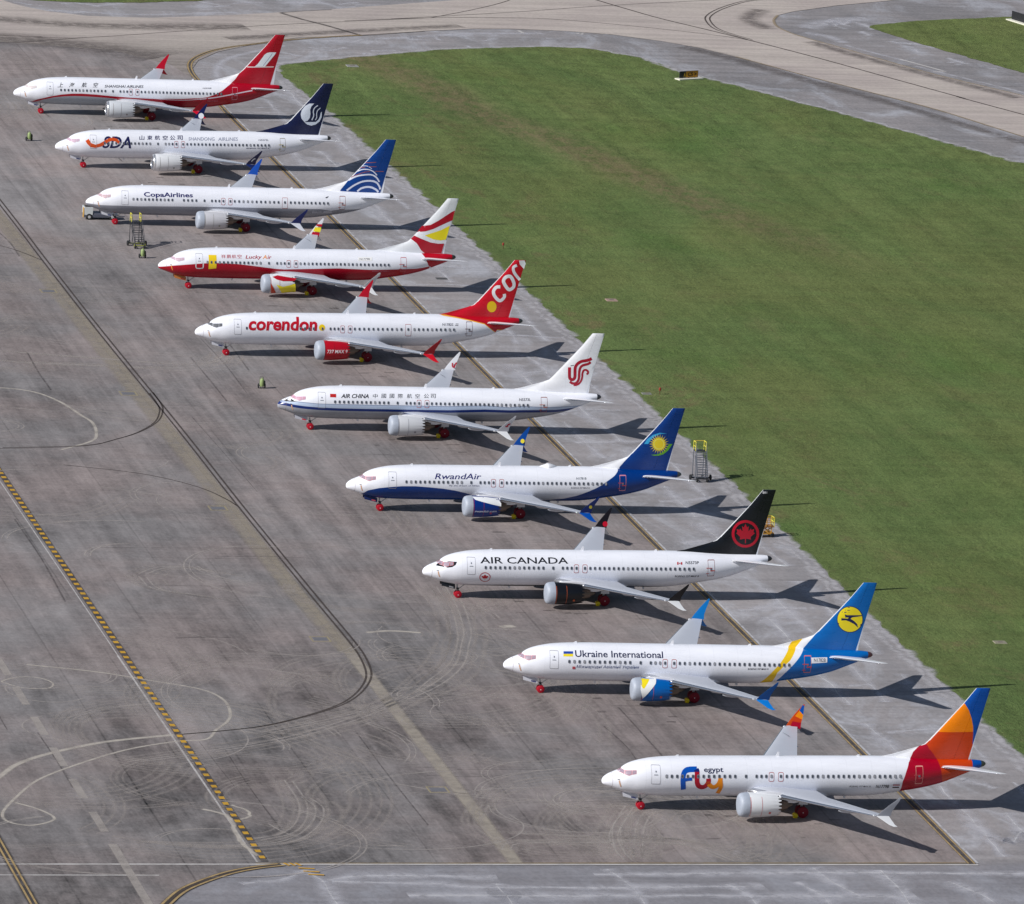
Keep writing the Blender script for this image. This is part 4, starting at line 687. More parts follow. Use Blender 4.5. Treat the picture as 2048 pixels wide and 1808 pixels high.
  ('winglet_stripe', 'P', 'WF', (200, 20, 45), [(20.14, 5.26),(20.87, 5.26),(20.77, 4.97),(20.02, 5.02)]),
  ('winglet_stripe', 'P', 'WF', (238, 205, 40), [(19.9, 4.89),(20.72, 4.84),(20.53, 4.27),(19.6, 4.38)]),
  ('winglet_stripe', 'P', 'WF', (200, 20, 45), [(19.55, 4.31),(20.51, 4.21),(20.33, 3.71),(19.29, 3.86)])]),
dict(lay=[
  ('B',(142,144,155),'F',[(-4.01,2.88),(-3.41,2.81),(-1.98,2.77),(0.51,2.85),(2.8,2.82),(7.67,2.92),(4.54,2.87),(11.79,2.97),(28.85,2.75),(27.34,2.99),(29.96,2.91),(31.55,2.91)],None),
  ('R',(0,68,152),'V',[(30.24,5.34),(31.23,6.61),(30.6,8),(30.6,12.5)],None)],
 dec=[
  ('fin_stripe', 'S', 'V', (215, 218, 238), [(32.57, 5.21),(33.12, 5.65),(33.89, 5.84),(34.54, 5.77),(35.15, 5.48),(35.48, 5.16)], 0.26),
  ('fin_stripe', 'S', 'V', (215, 218, 238), [(31.11, 5.3),(32.06, 6.02),(33.19, 6.56),(34.35, 6.68),(35.15, 6.45),(35.59, 5.9),(35.7, 5.52)], 0.24),
  ('fin_stripe', 'S', 'V', (215, 218, 238), [(31.29, 6.68),(32.21, 7.2),(33.15, 7.45),(34.3, 7.52),(35.04, 7.19),(35.54, 6.55)], 0.2),
  ('fin_stripe', 'S', 'V', (215, 218, 238), [(32.32, 7.87),(33.12, 8.2),(33.94, 8.21),(34.6, 7.96),(35.15, 7.45)], 0.14),
  ('fin_stripe', 'S', 'V', (215, 218, 238), [(33.04, 8.67),(33.6, 8.7),(33.98, 8.59),(34.39, 8.33)], 0.08),
  ('fin_stripe', 'S', 'V', (165, 95, 95), [(31.66, 7.09),(32.51, 7.52),(33.44, 7.86),(34.15, 7.94)], 0.09),
  ('fin_stripe', 'S', 'V', (165, 95, 95), [(33.53, 9.12),(34.92, 9.22)], 0.09),
  ('fin_stripe', 'S', 'V', (165, 95, 95), [(33.86, 8.62),(35.02, 8.62)], 0.09),
  ('fin_stripe', 'S', 'V', (165, 95, 95), [(32.86, 8.41),(33.48, 8.54)], 0.09),
  ('fin_stripe', 'S', 'V', (165, 95, 95), [(34.86, 8.0),(36.04, 7.97)], 0.09),
  ('lettering', 'T', 'F', (32, 32, 110), 'CopaAirlines', (3.46, 4.18),(10.06, 4.21), 0.51, 0, 0.022),
  ('registration_panel', 'P', 'F', (175, 177, 188), [(26.32, 2.73),(29.03, 2.7),(29.05, 2.35),(26.33, 2.39)]),
  ('registration', 'T', 'F', (110, 110, 122), 'HP-9905CMP', (26.53, 2.45),(27.92, 2.45), 0.21, 0, 0.01),
  ('flag', 'P', 'F', (70, 70, 80), [(28.0, 4.49),(28.16, 4.62),(28.28, 4.62),(28.43, 4.72),(28.47, 4.62),(28.22, 4.45)])]),
dict(lay=[
  ],
 dec=[
  ('lettering', 'T', 'F', (26, 30, 82), 'SDA', (2.2, 3.15),(6.26, 3.16), 1.47, 0.25, 0.022),
  ('emblem', 'P', 'F', (232, 90, 30), [(-0.15, 4.02),(0.29, 4.29),(0.65, 3.74),(1.22, 3.55),(1.79, 3.72),(2.46, 4.1),(3.15, 4.46),(3.73, 4.54),(4.3, 4.38),(4.74, 3.93),(4.48, 3.69),(4.0, 4.03),(3.52, 4.12),(2.84, 3.83),(2.09, 3.33),(1.24, 3.09),(0.57, 3.18),(0.08, 3.63)]),
  ('lettering', 'T', 'F', (30, 32, 84), '山', (7.38, 4.28),(8.15, 4.29), 0.56, 0.1, 0.012),
  ('lettering', 'T', 'F', (30, 32, 84), '東', (8.49, 4.29),(9.27, 4.3), 0.56, 0.1, 0.012),
  ('lettering', 'T', 'F', (30, 32, 84), '航', (9.56, 4.31),(10.33, 4.32), 0.56, 0.1, 0.012),
  ('lettering', 'T', 'F', (30, 32, 84), '空', (10.67, 4.32),(11.45, 4.33), 0.56, 0.1, 0.012),
  ('lettering', 'T', 'F', (30, 32, 84), '公', (11.74, 4.33),(12.51, 4.35), 0.56, 0.1, 0.012),
  ('lettering', 'T', 'F', (30, 32, 84), '司', (12.8, 4.35),(13.58, 4.36), 0.55, 0.1, 0.012),
  ('lettering', 'T', 'F', (150, 155, 175), 'SHANDONG', (14.32, 4.32),(18.07, 4.34), 0.4, 0.2, 0.006),
  ('lettering', 'T', 'F', (150, 155, 175), 'AIRLINES', (18.53, 4.34),(21.36, 4.36), 0.41, 0.2, 0.006),
  ('registration', 'T', 'F', (120, 122, 135), 'N5573L', (24.28, 4.39),(25.72, 4.4), 0.2, 0.1, 0.01),
  ('type_lettering', 'T', 'F', (36, 40, 80), 'BOEING 737 MAX 8', (22.53, 3.29),(25.8, 3.32), 0.15, 0.25, 0.015),
  ('emblem', 'P', 'V', (205, 212, 225), [(32.26, 9.5),(31.58, 9.48),(30.96, 9.11),(30.54, 8.52),(30.41, 7.95),(30.54, 7.38),(30.98, 6.88),(31.45, 7.08),(31.74, 7.49),(31.8, 8.04),(31.72, 8.62),(31.89, 9.12)]),
  ('emblem', 'S', 'V', (205, 212, 225), [(32.81, 9.24),(32.34, 8.87),(32.19, 8.36),(32.28, 7.78),(32.05, 7.16)], 0.15),
  ('emblem', 'S', 'V', (205, 212, 225), [(33.19, 8.88),(32.78, 8.48),(32.69, 7.98),(32.73, 7.52),(32.54, 7.17)], 0.12),
  ('emblem', 'P', 'V', (205, 212, 225), [(30.98, 6.86),(31.41, 6.53),(32.02, 6.37),(32.67, 6.54),(33.18, 6.97),(33.46, 7.59),(33.44, 8.35),(33.27, 8.2),(33.2, 7.72),(33.03, 7.26),(32.65, 6.89)]),
  ('winglet_emblem', 'P', 'WF', (225, 228, 238), [(20.55, 4.38),(20.51, 4.24),(20.42, 4.11),(20.29, 4.02),(20.14, 3.99),(19.99, 4.02),(19.86, 4.1),(19.78, 4.22),(19.76, 4.37),(19.79, 4.52),(19.88, 4.65),(20.02, 4.73),(20.17, 4.76),(20.32, 4.74),(20.44, 4.65),(20.53, 4.53)]),
  ('winglet_emblem', 'S', 'WN', (225, 228, 238), [(19.81, 4.36),(20.03, 4.68),(20.31, 4.83)], 0.14)]),
dict(lay=[
  ('B',(165,172,182),'F',[(-1.23,1.65),(0.04,2.24),(1.65,2.68),(3.11,2.87),(4.59,2.95),(6.07,2.94),(8.06,2.86),(10.05,2.74),(12.5,2.3),(13.3,1.1)],None),
  ('ZB',(188,10,40),'F',[(-1.23,1.65),(0.04,2.24),(1.65,2.68),(3.11,2.87),(4.59,2.95),(6.07,2.94),(8.06,2.86),(10.05,2.74),(12.54,2.67),(12.5,2.35),(13.6,1.0),(24,1.0),(34.7,1.0)],[(-1.83,1.65),(-0.74,2.24),(1.14,2.83),(2.6,3.13),(4.07,3.3),(5.55,3.34),(7.53,3.26),(10.02,3.07),(12.51,2.93),(15.4,2.82),(18.2,2.9),(19.79,2.92),(21.83,3.07),(22.68,3.09),(23.73,3.28),(24.78,3.66),(25.85,4.22),(26.67,4.81),(27.35,5.19),(28.2,5.7),(34.7,5.7)]),
  ('R',(190,10,40),'V',[(27.38,5.15),(27.93,5.73),(28.48,6.54),(27.8,7.8)],None)],
 dec=[
  ('fuselage_stripe', 'S', 'F', (215, 200, 212), [(22.69, 2.94),(24.81, 3.24),(26.23, 3.52),(27.3, 3.73),(29.1, 4.09),(30.34, 4.3)], 0.16),
  ('fuselage_stripe', 'S', 'F', (225, 215, 225), [(14.11, 2.98),(16.39, 2.85),(18.67, 2.74),(20.94, 2.78),(22.75, 2.95)], 0.08),
  ('emblem', 'P', 'V', (222, 228, 236), [(30.68, 7.64),(31.09, 8.02),(32.02, 9.4),(32.37, 9.65),(32.79, 9.75),(33.72, 9.76),(33.54, 9.42),(32.19, 7.67)]),
  ('emblem', 'S', 'V', (228, 215, 215), [(29.57, 7.53),(33.46, 7.63)], 0.12),
  ('emblem', 'S', 'V', (110, 120, 160), [(31.9, 7.79),(32.77, 8.98),(33.16, 9.59)], 0.06),
  ('lettering', 'T', 'F', (34, 34, 40), '上', (2.0, 4.15),(2.83, 4.18), 0.61, 0.3, 0.006),
  ('lettering', 'T', 'F', (34, 34, 40), '海', (3.68, 4.2),(4.51, 4.22), 0.6, 0.3, 0.006),
  ('lettering', 'T', 'F', (34, 34, 40), '航', (5.46, 4.24),(6.29, 4.26), 0.61, 0.3, 0.006),
  ('lettering', 'T', 'F', (34, 34, 40), '空', (7.09, 4.28),(7.93, 4.3), 0.6, 0.3, 0.006),
  ('lettering', 'T', 'F', (60, 60, 72), 'SHANGHAI AIRLINES', (8.8, 4.29),(14.45, 4.36), 0.33, 0.25, 0.012),
  ('registration', 'T', 'F', (110, 110, 120), 'N5550R', (23.04, 4.43),(24.34, 4.46), 0.17, 0.1, 0.01),
  ('type_lettering', 'T', 'F', (205, 130, 150), 'BOEING 737 MAX 8', (23.8, 2.64),(25.27, 2.66), 0.13, 0.2, 0.01)])]

# ------------------------------------------------------------------ airliners
def paint(name, base, layers, rough=.28):
    """glossy paint whose colour fields are bounded by curves in the aircraft's own side view (x aft, z up)"""
    n = NT(name); x, y, z = n.sep(n.tc.outputs['Object'])
    def curve(P, var):
        # P sorted by its argument; piecewise linear through a Float Curve
        a = sorted({round(p[0], 3): p[1] for p in P}.items())
        x0, x1 = a[0][0], a[-1][0]; y0 = min(q[1] for q in a); y1 = max(q[1] for q in a)
        if y1-y0 < 1e-3: return None, y0
        t = n.ramp(var, x0, x1, 0, 1, False)
        f = n.t.nodes.new('ShaderNodeFloatCurve'); c = f.mapping.curves[0]
        pts = [((q[0]-x0)/(x1-x0), (q[1]-y0)/(y1-y0)) for q in a]
        c.points[0].location = pts[0]; c.points[1].location = pts[-1]
        for q in pts[1:-1]: c.points.new(*q)
        for p in c.points: p.handle_type = 'VECTOR'
        f.mapping.update(); n.link(t, f.inputs['Value'])
        return n.ramp(f.outputs[0], 0, 1, y0, y1, False), None
    def below(P, arg, val):                       # 1 where val < f(arg)
        o, k = curve(P, arg)
        d = n.math('SUBTRACT', o if o is not None else k, val)
        return n.ramp(d, -.015, .015, 0, 1, False)
    col = A(*base, k=1.0); sat = lambda c: (1.12 if c[0] > 200 and c[1] > 100 else .80) if max(c)-min(c) > 60 else 1.0
    for kind, c, tgt, P, P2 in layers:
        sw = [(q[1], q[0]) for q in P]; sw2 = [(q[1], q[0]) for q in P2] if P2 else None
        if kind == 'B': m = below(P, x, z)
        elif kind == 'T': m = n.math('SUBTRACT', 1.0, below(P, x, z))
        elif kind == 'R': m = n.math('SUBTRACT', 1.0, below(sw, z, x))
        elif kind == 'XB': m = n.math('MULTIPLY', n.math('SUBTRACT', 1.0, below(sw, z, x)), below(sw2, z, x))
        elif kind == 'ZB': m = n.math('MULTIPLY', n.math('SUBTRACT', 1.0, below(P, x, z)), below(P2, x, z))
        col = n.mix(m, col, A(*c, k=sat(c)))
    # faint skin seams and dust
    fr = n.math('FRACT', n.math('DIVIDE', x, 2.54)); d = n.math('ABSOLUTE', n.math('SUBTRACT', fr, .5))
    seam = n.ramp(d, .487, .499); dust = n.noise(n.mapping((.25, 1, 1.2)), 1.2, 5, .65)
    grime = n.math('MULTIPLY', n.ramp(z, 2.5, 1.4), n.ramp(n.noise(n.mapping((.12, 2, 2.5)), 1.5, 5, .7), .35, .65))
    v = n.math('SUBTRACT', n.ramp(dust, .3, .7, .95, 1.02), n.math('MULTIPLY', seam, .09)); v = n.math('SUBTRACT', v, n.math('MULTIPLY', grime, .13))
    sc = n.t.nodes.new('ShaderNodeVectorMath'); sc.operation = 'SCALE'; n.val(sc.inputs[0], col if hasattr(col, 'is_output') else col[:3]); n.link(v, sc.inputs['Scale'])
    n.fin(sc.outputs[0], n.ramp(dust, .3, .7, rough-.06, rough+.10), .5)
    return n.m
M_METAL = mat('polished_metal', (205, 207, 212), .22, .9)
M_GREY = mat('wing_grey_paint', (192, 196, 206), .38, 0, .5, .05, .8)
M_DARK = mat('dark_metal', (60, 58, 58), .5, .5)
M_EXH = mat('exhaust_metal', (120, 108, 100), .4, .8)
M_GEAR = mat('gear_white', (190, 190, 192), .45)
M_RED = mat('red_cover_cloth', (176, 6, 36), .6, 0, .4, .15, 3)
M_RED_SHADED = mat('shaded_red_cover_cloth', (124, 4, 32), .65, 0, .4, .15, 3)  # same red cloth, wing shade over the main wheels darkened into its colour
M_YEL = mat('yellow_plastic', (235, 200, 25), .5)
M_TYRE = mat('tyre_rubber', (34, 33, 34), .8)
M_COV = mat('silver_cover_sheet', (160, 168, 182), .5, 0, .5, .14, 2.5)
M_GLASS = mat('cabin_glass', (76, 80, 90), .12)
M_WHITE = mat('white_paint', (236, 237, 243), .3)
M_FILM = mat('mauve_protective_film', (160, 142, 158), .35, 0, .5, .12, 4)
M_FILM2 = mat('grey_cockpit_glass', (120, 122, 128), .15, .3)
M_TAPE = mat('pink_tape', (205, 120, 125), .5)
M_APU = mat('tail_exhaust', (92, 90, 88), .4, .7)
M_LIGHTM = mat('light_housing', (235, 238, 245), .08, .6)

def px(x, w, t):                                  # station shift of the long version
    return x
def fus_mesh(name, x0, x1, m9, m, cap0=False, cap1=False, n=56, step=.5):
    xs = [x0]
    brk = sorted(set([s[0] if s[0] < 10 or not m9 else s[0]+2.64 for s in ST]+[x1]))
    for b in brk:
        if b <= x0+1e-6 or b > x1+1e-6: continue
        k = max(1, int((b-xs[-1])/step)); a = xs[-1]
        if x0 < 6 and b < 1: k = max(k, 3)
        xs += [a+(b-a)*(j+1)/k for j in range(k)]
    rows = []
    for x in xs:
        zt, zb, hw = [float(v) for v in sect(x, m9)]; zm = zb+.515*(zt-zb)
        r = []
        for k in range(n):
            a = 2*math.pi*k/n; c, s = math.cos(a), math.sin(a)
            r.append((x, hw*c, zm+(s*(zt-zm) if s > 0 else s*(zm-zb))))
        rows.append(r)
    b = MB(); b.grid(rows, 0, True)
    if cap0: b.f.append(list(range(n))); b.m.append(0)
    if cap1: o = len(b.v)-n; b.f.append([o+k for k in range(n)]); b.m.append(0)
    return b.mesh(name, m, 40)
AF = [(0, 0), (.01, .17), (.03, .29), (.07, .41), (.13, .49), (.22, .53), (.32, .53), (.45, .47), (.6, .36), (.75, .23), (.88, .11), (1, .01)]
def aero(secs, mats, name, parent, side, le=1, vertical=False):
    """loft of aerofoil sections (le_xyz, chord, thickness, twist_rise); side=-1 port, +1 starboard"""
    b = MB(); rows = []
    for (x, y, z), c, th in secs:
        r = []
        up = [(u*c, t*th*c) for u, t in AF]; dn = [(u*c, -.75*t*th*c) for u, t in AF][::-1]
        for dx, dz in up+dn[:-1]:
            r.append((x+dx, side*y, z+dz) if not vertical else (x+dx, side*(y)+dz, z))
        rows.append(r)
    nn = len(AF)
    def mf(j, k): return 1 if (k < le or k >= len(rows[0])-1-le) else 0
    b.grid(rows, 0, True, mf)
    for r0 in (0, len(b.v)-len(rows[0])):
        b.f.append([r0+k for k in range(len(rows[0]))]); b.m.append(0)
    return b.build(name, mats, parent, 35)
def wing_le(y):
    return 9.9+(y-1.0)*.62 if y < 4.4 else 12.19+(y-4.4)*.5245
def wing_te(y):
    return 17.35+(y-1.88)*-.005 if y < 5.9 else 17.33+(y-5.9)*.262
def wing_z(y): return 2.30+.1035*(y-1.88)+.0010*max(0, y-6)**2*.4
def flat_ring(P, w):
    """outline of a closed polygon as quads"""
    n = len(P); c = np.mean(P, axis=0); out = []
    for i in range(n):
        a, b = np.array(P[i]), np.array(P[(i+1) % n])
        sh = lambda p: p+(c-p)/max(np.hypot(*(c-p)), 1e-6)*w*1.35
        out.append([tuple(a), tuple(b), tuple(sh(b)), tuple(sh(a))])
    return out
def surf_y(sf, x, z, m9, off):
    if sf == 'F': return -float(ysurf(x, z, m9))-off
    if sf == 'V': return -float(finhalf(x, z, m9))-off*.8
    if sf == 'N':
        r = float(np.interp(x-1.57*m9, [p[0] for p in NAC], [p[1] for p in NAC]))
        return -4.83-math.sqrt(max(r*r-(z-1.73)**2, .0004))-off-.012
    if sf == 'WN': return -(17.1+(z-4)*.425+.085)-off
    if sf == 'WF': return (17.1+(z-4)*.425-.085)-off
NAC = [(8.70, .98), (8.78, 1.08), (8.95, 1.155), (9.3, 1.205), (9.9, 1.225), (10.6, 1.22), (11.3, 1.185), (12.0, 1.12), (12.55, 1.04)]
class Decal:
    def __init__(s): s.tri = []      # (three 2-D points, material, offset)
    def poly(s, P, mi, off):
        if len(P) == 4 or len(P) == 3: pass
        t = tessellate_polygon([[Vector((p[0], p[1], 0)) for p in P]])
        for q in t: s.tri.append(([P[i] for i in q], mi, off))
    def stroke(s, P, w, mi, off):
        Q = catmull(P, 5) if len(P) > 2 else [np.array(p, float) for p in P]
        Q = [q for i, q in enumerate(Q) if i == 0 or np.hypot(*(q-Q[i-1])) > 1e-4]; N = len(Q); E = []
        closed = np.allclose(Q[0], Q[-1], atol=1e-3)
        for i, q in enumerate(Q):
            a = Q[i-1] if i else (Q[-2] if closed else Q[0]); b = Q[i+1] if i < N-1 else (Q[1] if closed else Q[-1])
            t = (b-a)/(np.hypot(*(b-a))+1e-9); nn = np.array((-t[1], t[0]))*w/2; E.append((q+nn, q-nn))
        for i in range(N-1):
            s.tri.append(([E[i][0], E[i][1], E[i+1][1]], mi, off)); s.tri.append(([E[i][0], E[i+1][1], E[i+1][0]], mi, off))
    def text(s, txt, a, b, h, shear, bold, mi, off):
        key = (txt, shear, bold)
        if key not in TXT:
            c = bpy.data.curves.new('lettering', 'FONT'); c.body = txt; c.shear = shear; c.offset = bold; c.resolution_u = 3
            o = bpy.data.objects.new('lettering', c); COL.objects.link(o)
            dg = bpy.context.evaluated_depsgraph_get(); me = bpy.data.meshes.new_from_object(o.evaluated_get(dg))
            bm = bmesh.new(); bm.from_mesh(me); bmesh.ops.triangulate(bm, faces=bm.faces)
            TXT[key] = [[(v.co.x, v.co.y) for v in f.verts] for f in bm.faces]
            bm.free(); bpy.data.objects.remove(o); bpy.data.curves.remove(c); bpy.data.meshes.remove(me)
        T = TXT[key]
        X = [p[0] for t in T for p in t]; Y = [p[1] for t in T for p in t]
        cjk = ord(txt[0]) > 0x3000; y0, ch = (min(Y), max(Y)-min(Y)) if cjk else (0, CAP[0])
        x0, x1 = min(X), max(X)
        for t in T:
            P = []
            for p in t:
                u = (p[0]-x0)/(x1-x0); v = (p[1]-y0)/ch
                P.append((a[0]+u*(b[0]-a[0]), a[1]+u*(b[1]-a[1])+v*h))
            s.tri.append((P, mi, off))
    def build(s, name, mats, parent, sf, m9, dz=.14, dx=.6):
        bm = bmesh.new(); lay = bm.faces.layers.int.new('k')
        for P, mi, off in s.tri:
            vs = [bm.verts.new((p[0], float(off), p[1])) for p in P]
            try: f = bm.faces.new(vs)
            except ValueError: continue
            f.material_index = mi
            if f.calc_area() < 1e-7: bm.faces.remove(f)
        if not bm.verts: return None
        for ax, st in ((2, dz), (0, dx)):
            lo = min(v.co[ax] for v in bm.verts); hi = max(v.co[ax] for v in bm.verts)
            k = math.floor(lo/st)+1
            while k*st < hi:
                p = [0, 0, 0]; p[ax] = k*st; nn = [0, 0, 0]; nn[ax] = 1
                bmesh.ops.bisect_plane(bm, geom=bm.verts[:]+bm.edges[:]+bm.faces[:], plane_co=p, plane_no=nn, dist=1e-5); k += 1
        for v in bm.verts: v.co.y = surf_y(sf, v.co.x, v.co.z, m9, v.co.y)
        for f in bm.faces:
            f.normal_update()
            if f.normal.y > 0: f.normal_flip()
            f.smooth = True
        me = bpy.data.meshes.new(name); bm.to_mesh(me); bm.free()
        for m in mats: me.materials.append(m)
        return put(name, me, parent)
TXT = {}
def cap_height():
    c = bpy.data.curves.new('lettering', 'FONT'); c.body = 'H'; o = bpy.data.objects.new('lettering', c); COL.objects.link(o)
    dg = bpy.context.evaluated_depsgraph_get(); me = bpy.data.meshes.new_from_object(o.evaluated_get(dg))
    h = max(v.co.y for v in me.vertices); bpy.data.objects.remove(o); bpy.data.curves.remove(c); bpy.data.meshes.remove(me); return h
CAP = [cap_height()]
MESH = {}
def shared(key, fn):
    if key not in MESH: MESH[key] = fn()
    return MESH[key]
def rrect(x0, z0, x1, z1, r, n=4):
    P = []
    for cx, cz, a in ((x1-r, z1-r, 0), (x0+r, z1-r, 90), (x0+r, z0+r, 180), (x1-r, z0+r, 270)):
        P += [(cx+r*math.cos(math.radians(a+90*k/n)), cz+r*math.sin(math.radians(a+90*k/n))) for k in range(n+1)]
    return P

def airliner(i, spec):
    m9 = spec.get('m9', 0); wd = 1.57*m9; td = 2.64*m9
    liv = LIV[i]
    x0, y0, yaw = POS[i]
    root = empty('airliner', (x0, y0, -.03), yaw)
    tag(root, spec['label'], 'airliner', 'airliners parked in a row on the apron')
    pf = paint('fuselage_paint', spec.get('base', (239, 241, 250)), [l for l in liv['lay'] if 'F' in l[2]])
    pv = paint('tail_fin_paint', spec.get('fin', (244, 245, 250)), [l for l in liv['lay'] if 'V' in l[2]])
    cw = spec.get('cowl', (222, 224, 228)); pe = mat('cowl_paint', cw, .28, 0, .5, .03, 1.0, .8 if max(cw)-min(cw) > 60 else 1.0)
    # fuselage
    fus = put('fuselage', fus_mesh('fuselage', -3.13, 34.40+td, m9, pf), root)
    put('radome', fus_mesh('radome', -4.06, -3.155, m9, pf, True), root)
    put('tail_exhaust', fus_mesh('tail_exhaust', 34.41+td, 34.93+td, m9, mat('tail_exhaust', spec.get('apu', (92, 90, 88)), .4, .5), False, True), root)
    sm = MB(); n = 56
    for xx in (-3.142,):
        zt, zb, hw = [float(v) for v in sect(xx)]; zm = zb+.515*(zt-zb); rows = []
        for q in (-3.152, -3.133):
            rows.append([(q, (hw+.004)*math.cos(2*math.pi*k/n), zm+math.sin(2*math.pi*k/n)*((zt-zm) if k < n/2 else (zm-zb))*1.004) for k in range(n)])
        sm.grid(rows, 0, True)
    sm.build('radome_seam', mat('seam_tape', spec.get('seam', (190, 150, 150)), .6), root, 40)
    # belly fairing
    b = MB(); rows = []
    for t in np.linspace(0, 1, 26):
        x = 9.0+t*10.6+wd; e = math.sin(math.pi*min(1, t/.30)/2)**.9*math.sin(math.pi*min(1, (1-t)/.42)/2)**.9 if 0 < t < 1 else 0
        hw = .35+e*1.83; top = 1.5+e*1.22; bot = 1.62-e*.62
        mid = 1.75+.1*e
        rows.append([(x, hw*math.copysign(abs(math.cos(a))**.75, math.cos(a)), mid+(math.sin(a)*(top-mid) if math.sin(a) > 0 else math.sin(a)*(mid-bot))) for a in np.linspace(0, 2*math.pi, 40, endpoint=False)])
    b.grid(rows, 0, True); b.f += [list(range(40)), [len(b.v)-40+k for k in range(40)]]; b.m += [0, 0]
    b.build('belly_fairing', pf, root, 50)
    # windows
    wm = shared('window', lambda: window_mesh()); wb = shared('window_blind', lambda: window_mesh(mat('lowered_blind', (150, 150, 156), .5)))
    for x in (WIN9 if m9 else WIN8[0 if spec.get('w14') else 1:]):
        if x in spec.get('nowin', ()): continue
        hw = float(ysurf(x, 3.80, m9)); put('window', wm if random.random() > .14 else wb, fus, (x, -hw, 3.80))
    # cockpit glazing
    film = M_FILM2 if spec.get('clear') else mat('protective_film', spec['film'], .35, 0, .5, .12, 4) if spec.get('film') else M_FILM
    for k, P in enumerate(COCK):
        dd = Decal(); dd.poly(P, 0, .022)
        if not spec.get('clear') and not spec.get('film'):
            for q in flat_ring(P, .03): dd.poly(q, 1, .026)
        o = dd.build('cockpit_window', [film, M_TAPE], fus, 'F', m9, .08, .1)
        if k == 0:
            me = o.data.copy(); me.transform(Matrix.Scale(-1, 4, (0, 1, 0))); me.flip_normals(); put('cockpit_window', me, fus)
    # doors
    gr = mat('door_outline_grey', (158, 158, 164), .5); oc = mat('door_outline', spec.get('door', (186, 110, 108)), .5); rc = mat('rear_door_outline', spec.get('rdoor', (150, 90, 85)), .5); ob = mat('door_tape', spec.get('dtape', (205, 80, 70)), .5)
    D = [(rrect(.50, 2.99, 1.40, 4.80, .10), gr, .035, 'cabin_door', 0), (rrect(12.33+wd, 3.27, 12.87+wd, 4.20, .14), oc, .045, 'emergency_exit', 0), (rrect(13.28+wd, 3.27, 13.82+wd, 4.20, .14), oc, .045, 'emergency_exit', 0), (rrect(27.36+td, 2.92, 28.14+td, 4.74, .09), rc, spec.get('rw', .055), 'cabin_door', 1)]
    if m9: D.append((rrect(22.15, 2.97, 22.90, 4.42, .1), oc, .04, 'emergency_exit', 0))
    for P, m, wdt, nm, tp in D:
        dd = Decal(); dd.poly(P, 0, .004)
        for q in flat_ring(P, wdt): dd.poly(q, 1, .016)
        c = np.mean(P, axis=0)
        if nm == 'cabin_door' and not tp:
            dd.poly(rrect(c[0]-.06, c[1]+.25, c[0]+.06, c[1]+.40, .03), 2, .018); dd.poly(rrect(c[0]-.2, c[1]-.02, c[0]+.2, c[1]+.05, .02), 2, .018)
        if tp:
            for (a, b2, e, f) in ((-.58, .02, .1, .08), (-.1, -.3, .42, -.20), (-.55, -.62, -.2, -.55)): dd.poly(rrect(c[0]+a, c[1]+b2, c[0]+e, c[1]+f, .02), 3, .02)
            dd.poly(rrect(c[0]-.12, c[1]-.16, c[0]+.1, c[1]+.06, .03), 2, .018)
        dd.build(nm, [pf, m, mat('door_handle_grey', (110, 116, 130), .5), ob], fus, 'F', m9)
    dd = Decal(); dd.poly([(-2.62, 3.15), (-2.50, 3.18), (-2.42, 2.85), (-2.30, 2.55), (-2.38, 2.50), (-2.52, 2.8)], 0, .02); dd.poly([(-2.7, 3.3), (-2.5, 3.28), (-2.5, 3.22), (-2.7, 3.24)], 1, .02)
    dd.build('pitot_cover', [mat('pitot_cover', spec.get('pitot', (205, 160, 130)), .6), M_DARK], fus, 'F', m9)
    # wings
    for sd in (-1, 1):
        ys = [1.0, 1.88, 3.2, 4.4, 5.9, 8, 10.5, 13, 15.3, 16.7, 17.15]
        secs = []
        for y in ys:
            l = wing_le(y)+wd; te = wing_te(y)+wd
            if y > 16.8: l += .14
            secs.append(((l, y, wing_z(y)), te-l, .125 if y < 4.5 else .108))
        W = aero(secs, [M_GREY, M_METAL], 'wing', root, sd, 3)
        wc = spec['wl'][0 if sd < 0 else 1]
        mu = mat('winglet_paint', wc, .3, 0, .5, 0, 2, .8 if max(wc)-min(wc) > 60 else 1.0); mlo = mat('lower_winglet_paint', spec.get('wlo', (222, 224, 228)), .3)
        zb = wing_z(17.15)
        aero([((19.04+wd, 17.12, zb-.02), 1.42, .07), ((19.45+wd, 17.33, zb+.5), 1.06, .07), ((20.06+wd, 17.62, zb+1.15), .72, .07), ((20.62+wd, 17.86, 5.62), .42, .08), ((20.98+wd, 17.95, 5.98), .16, .1)], [mu, mu], 'winglet', root, sd, 3)
        aero([((19.05+wd, 17.14, zb-.01), 1.25, .07), ((19.6+wd, 17.35, zb-.34), .92, .07), ((20.25+wd, 17.60, zb-.75), .58, .07), ((20.66+wd, 17.74, 3.03), .40, .08)], [mlo, mlo], 'lower_winglet', root, sd, 3)
        b = MB(); b.lathe([(0, .02), (.05, .10), (.18, .13), (.34, .1), (.42, .02)], (18.72+wd, sd*16.95, zb), 12); b.build('navigation_light', M_LIGHTM, W, 50)
        for yf in (6.6, 9.4, 12.2):
            b = MB(); b.lathe([(0, .02), (.3, .14), (1.0, .22), (1.7, .2), (2.2, .1), (2.5, .015)], (wing_te(yf)-2.35+wd, sd*yf, wing_z(yf)-.26), 14, 0, 'x', 1.2); b.build('flap_fairing', M_GREY, W, 50)
        # engine
        E = MB(); ey = sd*4.83; c = (wd, ey, 1.73)
        prof = NAC[::-1]
        fan = [(p[0], p[1]) for p in NAC]
        zz = lambda q, k: (.17 if (k % 4 in (0, 1)) else -.13) if abs(q[0]-12.55) < 1e-6 else 0
